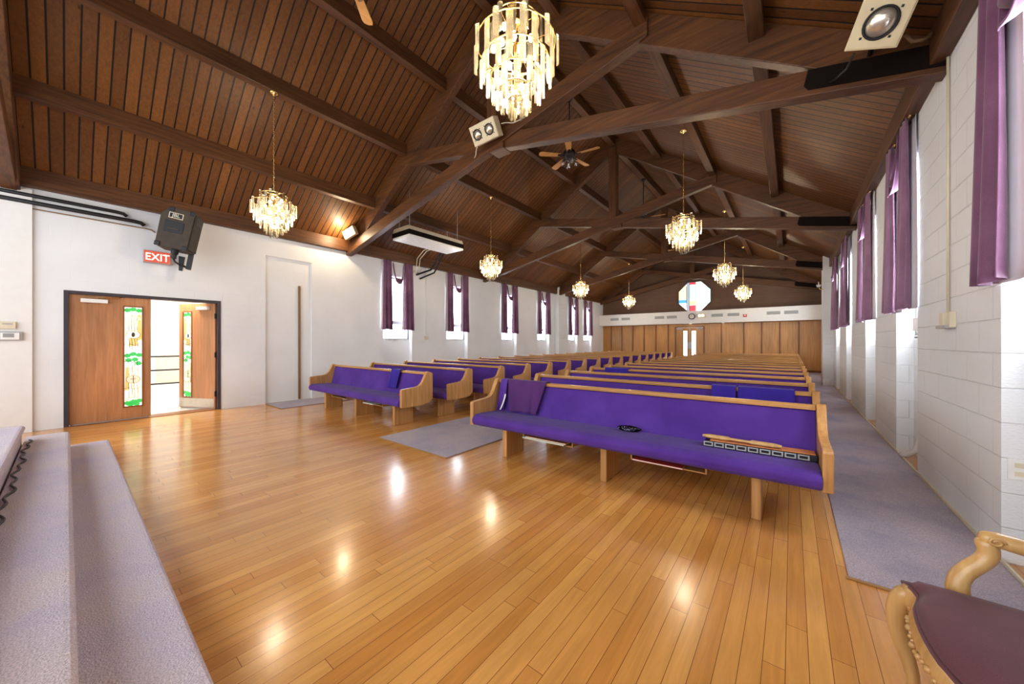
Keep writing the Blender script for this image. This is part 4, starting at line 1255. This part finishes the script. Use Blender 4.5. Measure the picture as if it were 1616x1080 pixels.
MB().tube(pip, .008, 8).build('piping', M['seat_plum'], ch, smooth=True)
rail = MB()
def front_rail(u, v):
    s = 2 * u - 1
    x = -.012 + bowf(s)
    drop = .06 + .035 * math.cos(s * PI) * (-1) * .5 + .02 * (1 - abs(s))
    z = .43 - drop * v
    return (x - .012 * math.sin(PI * v), s * .285, z)
rail.grid(front_rail, 30, 6); rail.build('front_rail', M['gilt'], ch, smooth=True, solid=.03)
cv = MB()
for k in range(16):
    s = -.8 + 1.6 * k / 15
    x = -.04 + bowf(s)
    r = .007 if k % 2 else .010
    cv.lathe([(0, r), (r * .7, r * .7), (r, 0), (r * .7, -r * .7), (0, -r)], 8, Matrix.Translation((x, s * .285, .385 - .01 * math.cos(s * 9))))
cv.build('carving', M['gilt'], ch, smooth=True)
sr = MB()
for s in (-1, 1):
    sr.prism([(0, s * .285), (.5, s * .255), (.5, s * .225), (0, s * .255)], 2, .35, .43)
sr.prism([(.47, -.25), (.5, -.25), (.5, .25), (.47, .25)], 2, .35, .43)
sr.build('seat_rail', M['gilt'], ch, bevel=.008)
for s in (-1, 1):
    # cabriole front leg: knee bulging outwards, toe curling forward
    pts = [(-.02, s * .272, .425), (-.048, s * .290, .37), (-.055, s * .297, .28), (-.035, s * .288, .2), (-.01, s * .276, .12), (-.012, s * .276, .06), (-.04, s * .285, .025), (-.065, s * .293, .022)]
    MB().tube(pts, [.028, .032, .030, .024, .019, .018, .021, .015], 12).build('leg', M['gilt'], ch, smooth=True, subsurf=1)
for s in (-1, 1):
    pts = [(.48, s * .235, .4), (.49, s * .24, .2), (.53, s * .24, .03), (.55, s * .24, .0)]
    MB().tube(pts, [.026, .022, .018, .018], 10).build('leg', M['gilt'], ch, smooth=True)
for s in (-1, 1):
    # curved arm support rising from the side rail, then the arm running back
    sup = [(.10, s * .285, .40), (.085, s * .29, .47), (.10, s * .298, .52), (.145, s * .305, .565), (.165, s * .308, .60), (.155, s * .31, .632), (.15, s * .31, .65)]
    MB().tube(sup, [.034, .03, .027, .026, .027, .028, .022], 12).build('arm_support', M['gilt'], ch, smooth=True, subsurf=1)
    arm = [(.135, s * .31, .648), (.17, s * .31, .653), (.25, s * .305, .64), (.34, s * .297, .636), (.45, s * .285, .655), (.53, s * .26, .70)]
    a = MB().tube(arm, [.020, .027, .026, .024, .023, .02], 12).build('arm', M['gilt'], ch, smooth=True, subsurf=1)
    sw_ = [(.17 + .018 * math.cos(q) * (1 - q / 14), s * .31 - s * .0 - .027 * (1 if s > 0 else -1), .650 + .014 * math.sin(q) * (1 - q / 14)) for q in [k * .5 for k in range(20)]]
    MB().tube(sw_, .004, 6).build('scroll', M['gilt'], a, smooth=True)
    MB().tube([(.27, s * .303, .657), (.34, s * .297, .661), (.43, s * .288, .674)], [.018, .026, .018], 12).build('arm_pad', M['seat_plum'], ch, smooth=True)
bk = MB()
bp = [(.49, -.24, .4), (.54, -.27, .7), (.575, -.25, .95), (.59, -.12, 1.03), (.592, 0, 1.06), (.59, .12, 1.03), (.575, .25, .95), (.54, .27, .7), (.49, .24, .4)]
bk.tube(bp, .025, 10); bk.build('back_frame', M['gilt'], ch, smooth=True)
def back_pad(u, v):
    s = 2 * u - 1
    z = .48 + .5 * v
    x = .50 + .16 * (z - .42)
    return (x - .03 * (1 - s * s) * math.sin(PI * v), s * (.215 + .02 * math.sin(PI * v)), z)
MB().grid(back_pad, 16, 12).build('back_pad', M['seat_plum'], ch, smooth=True, solid=.03)

# purge the unlinked stray
for o in [o for o in bpy.data.objects if o.type == 'MESH' and len(o.data.vertices) == 0]:
    bpy.data.objects.remove(o)
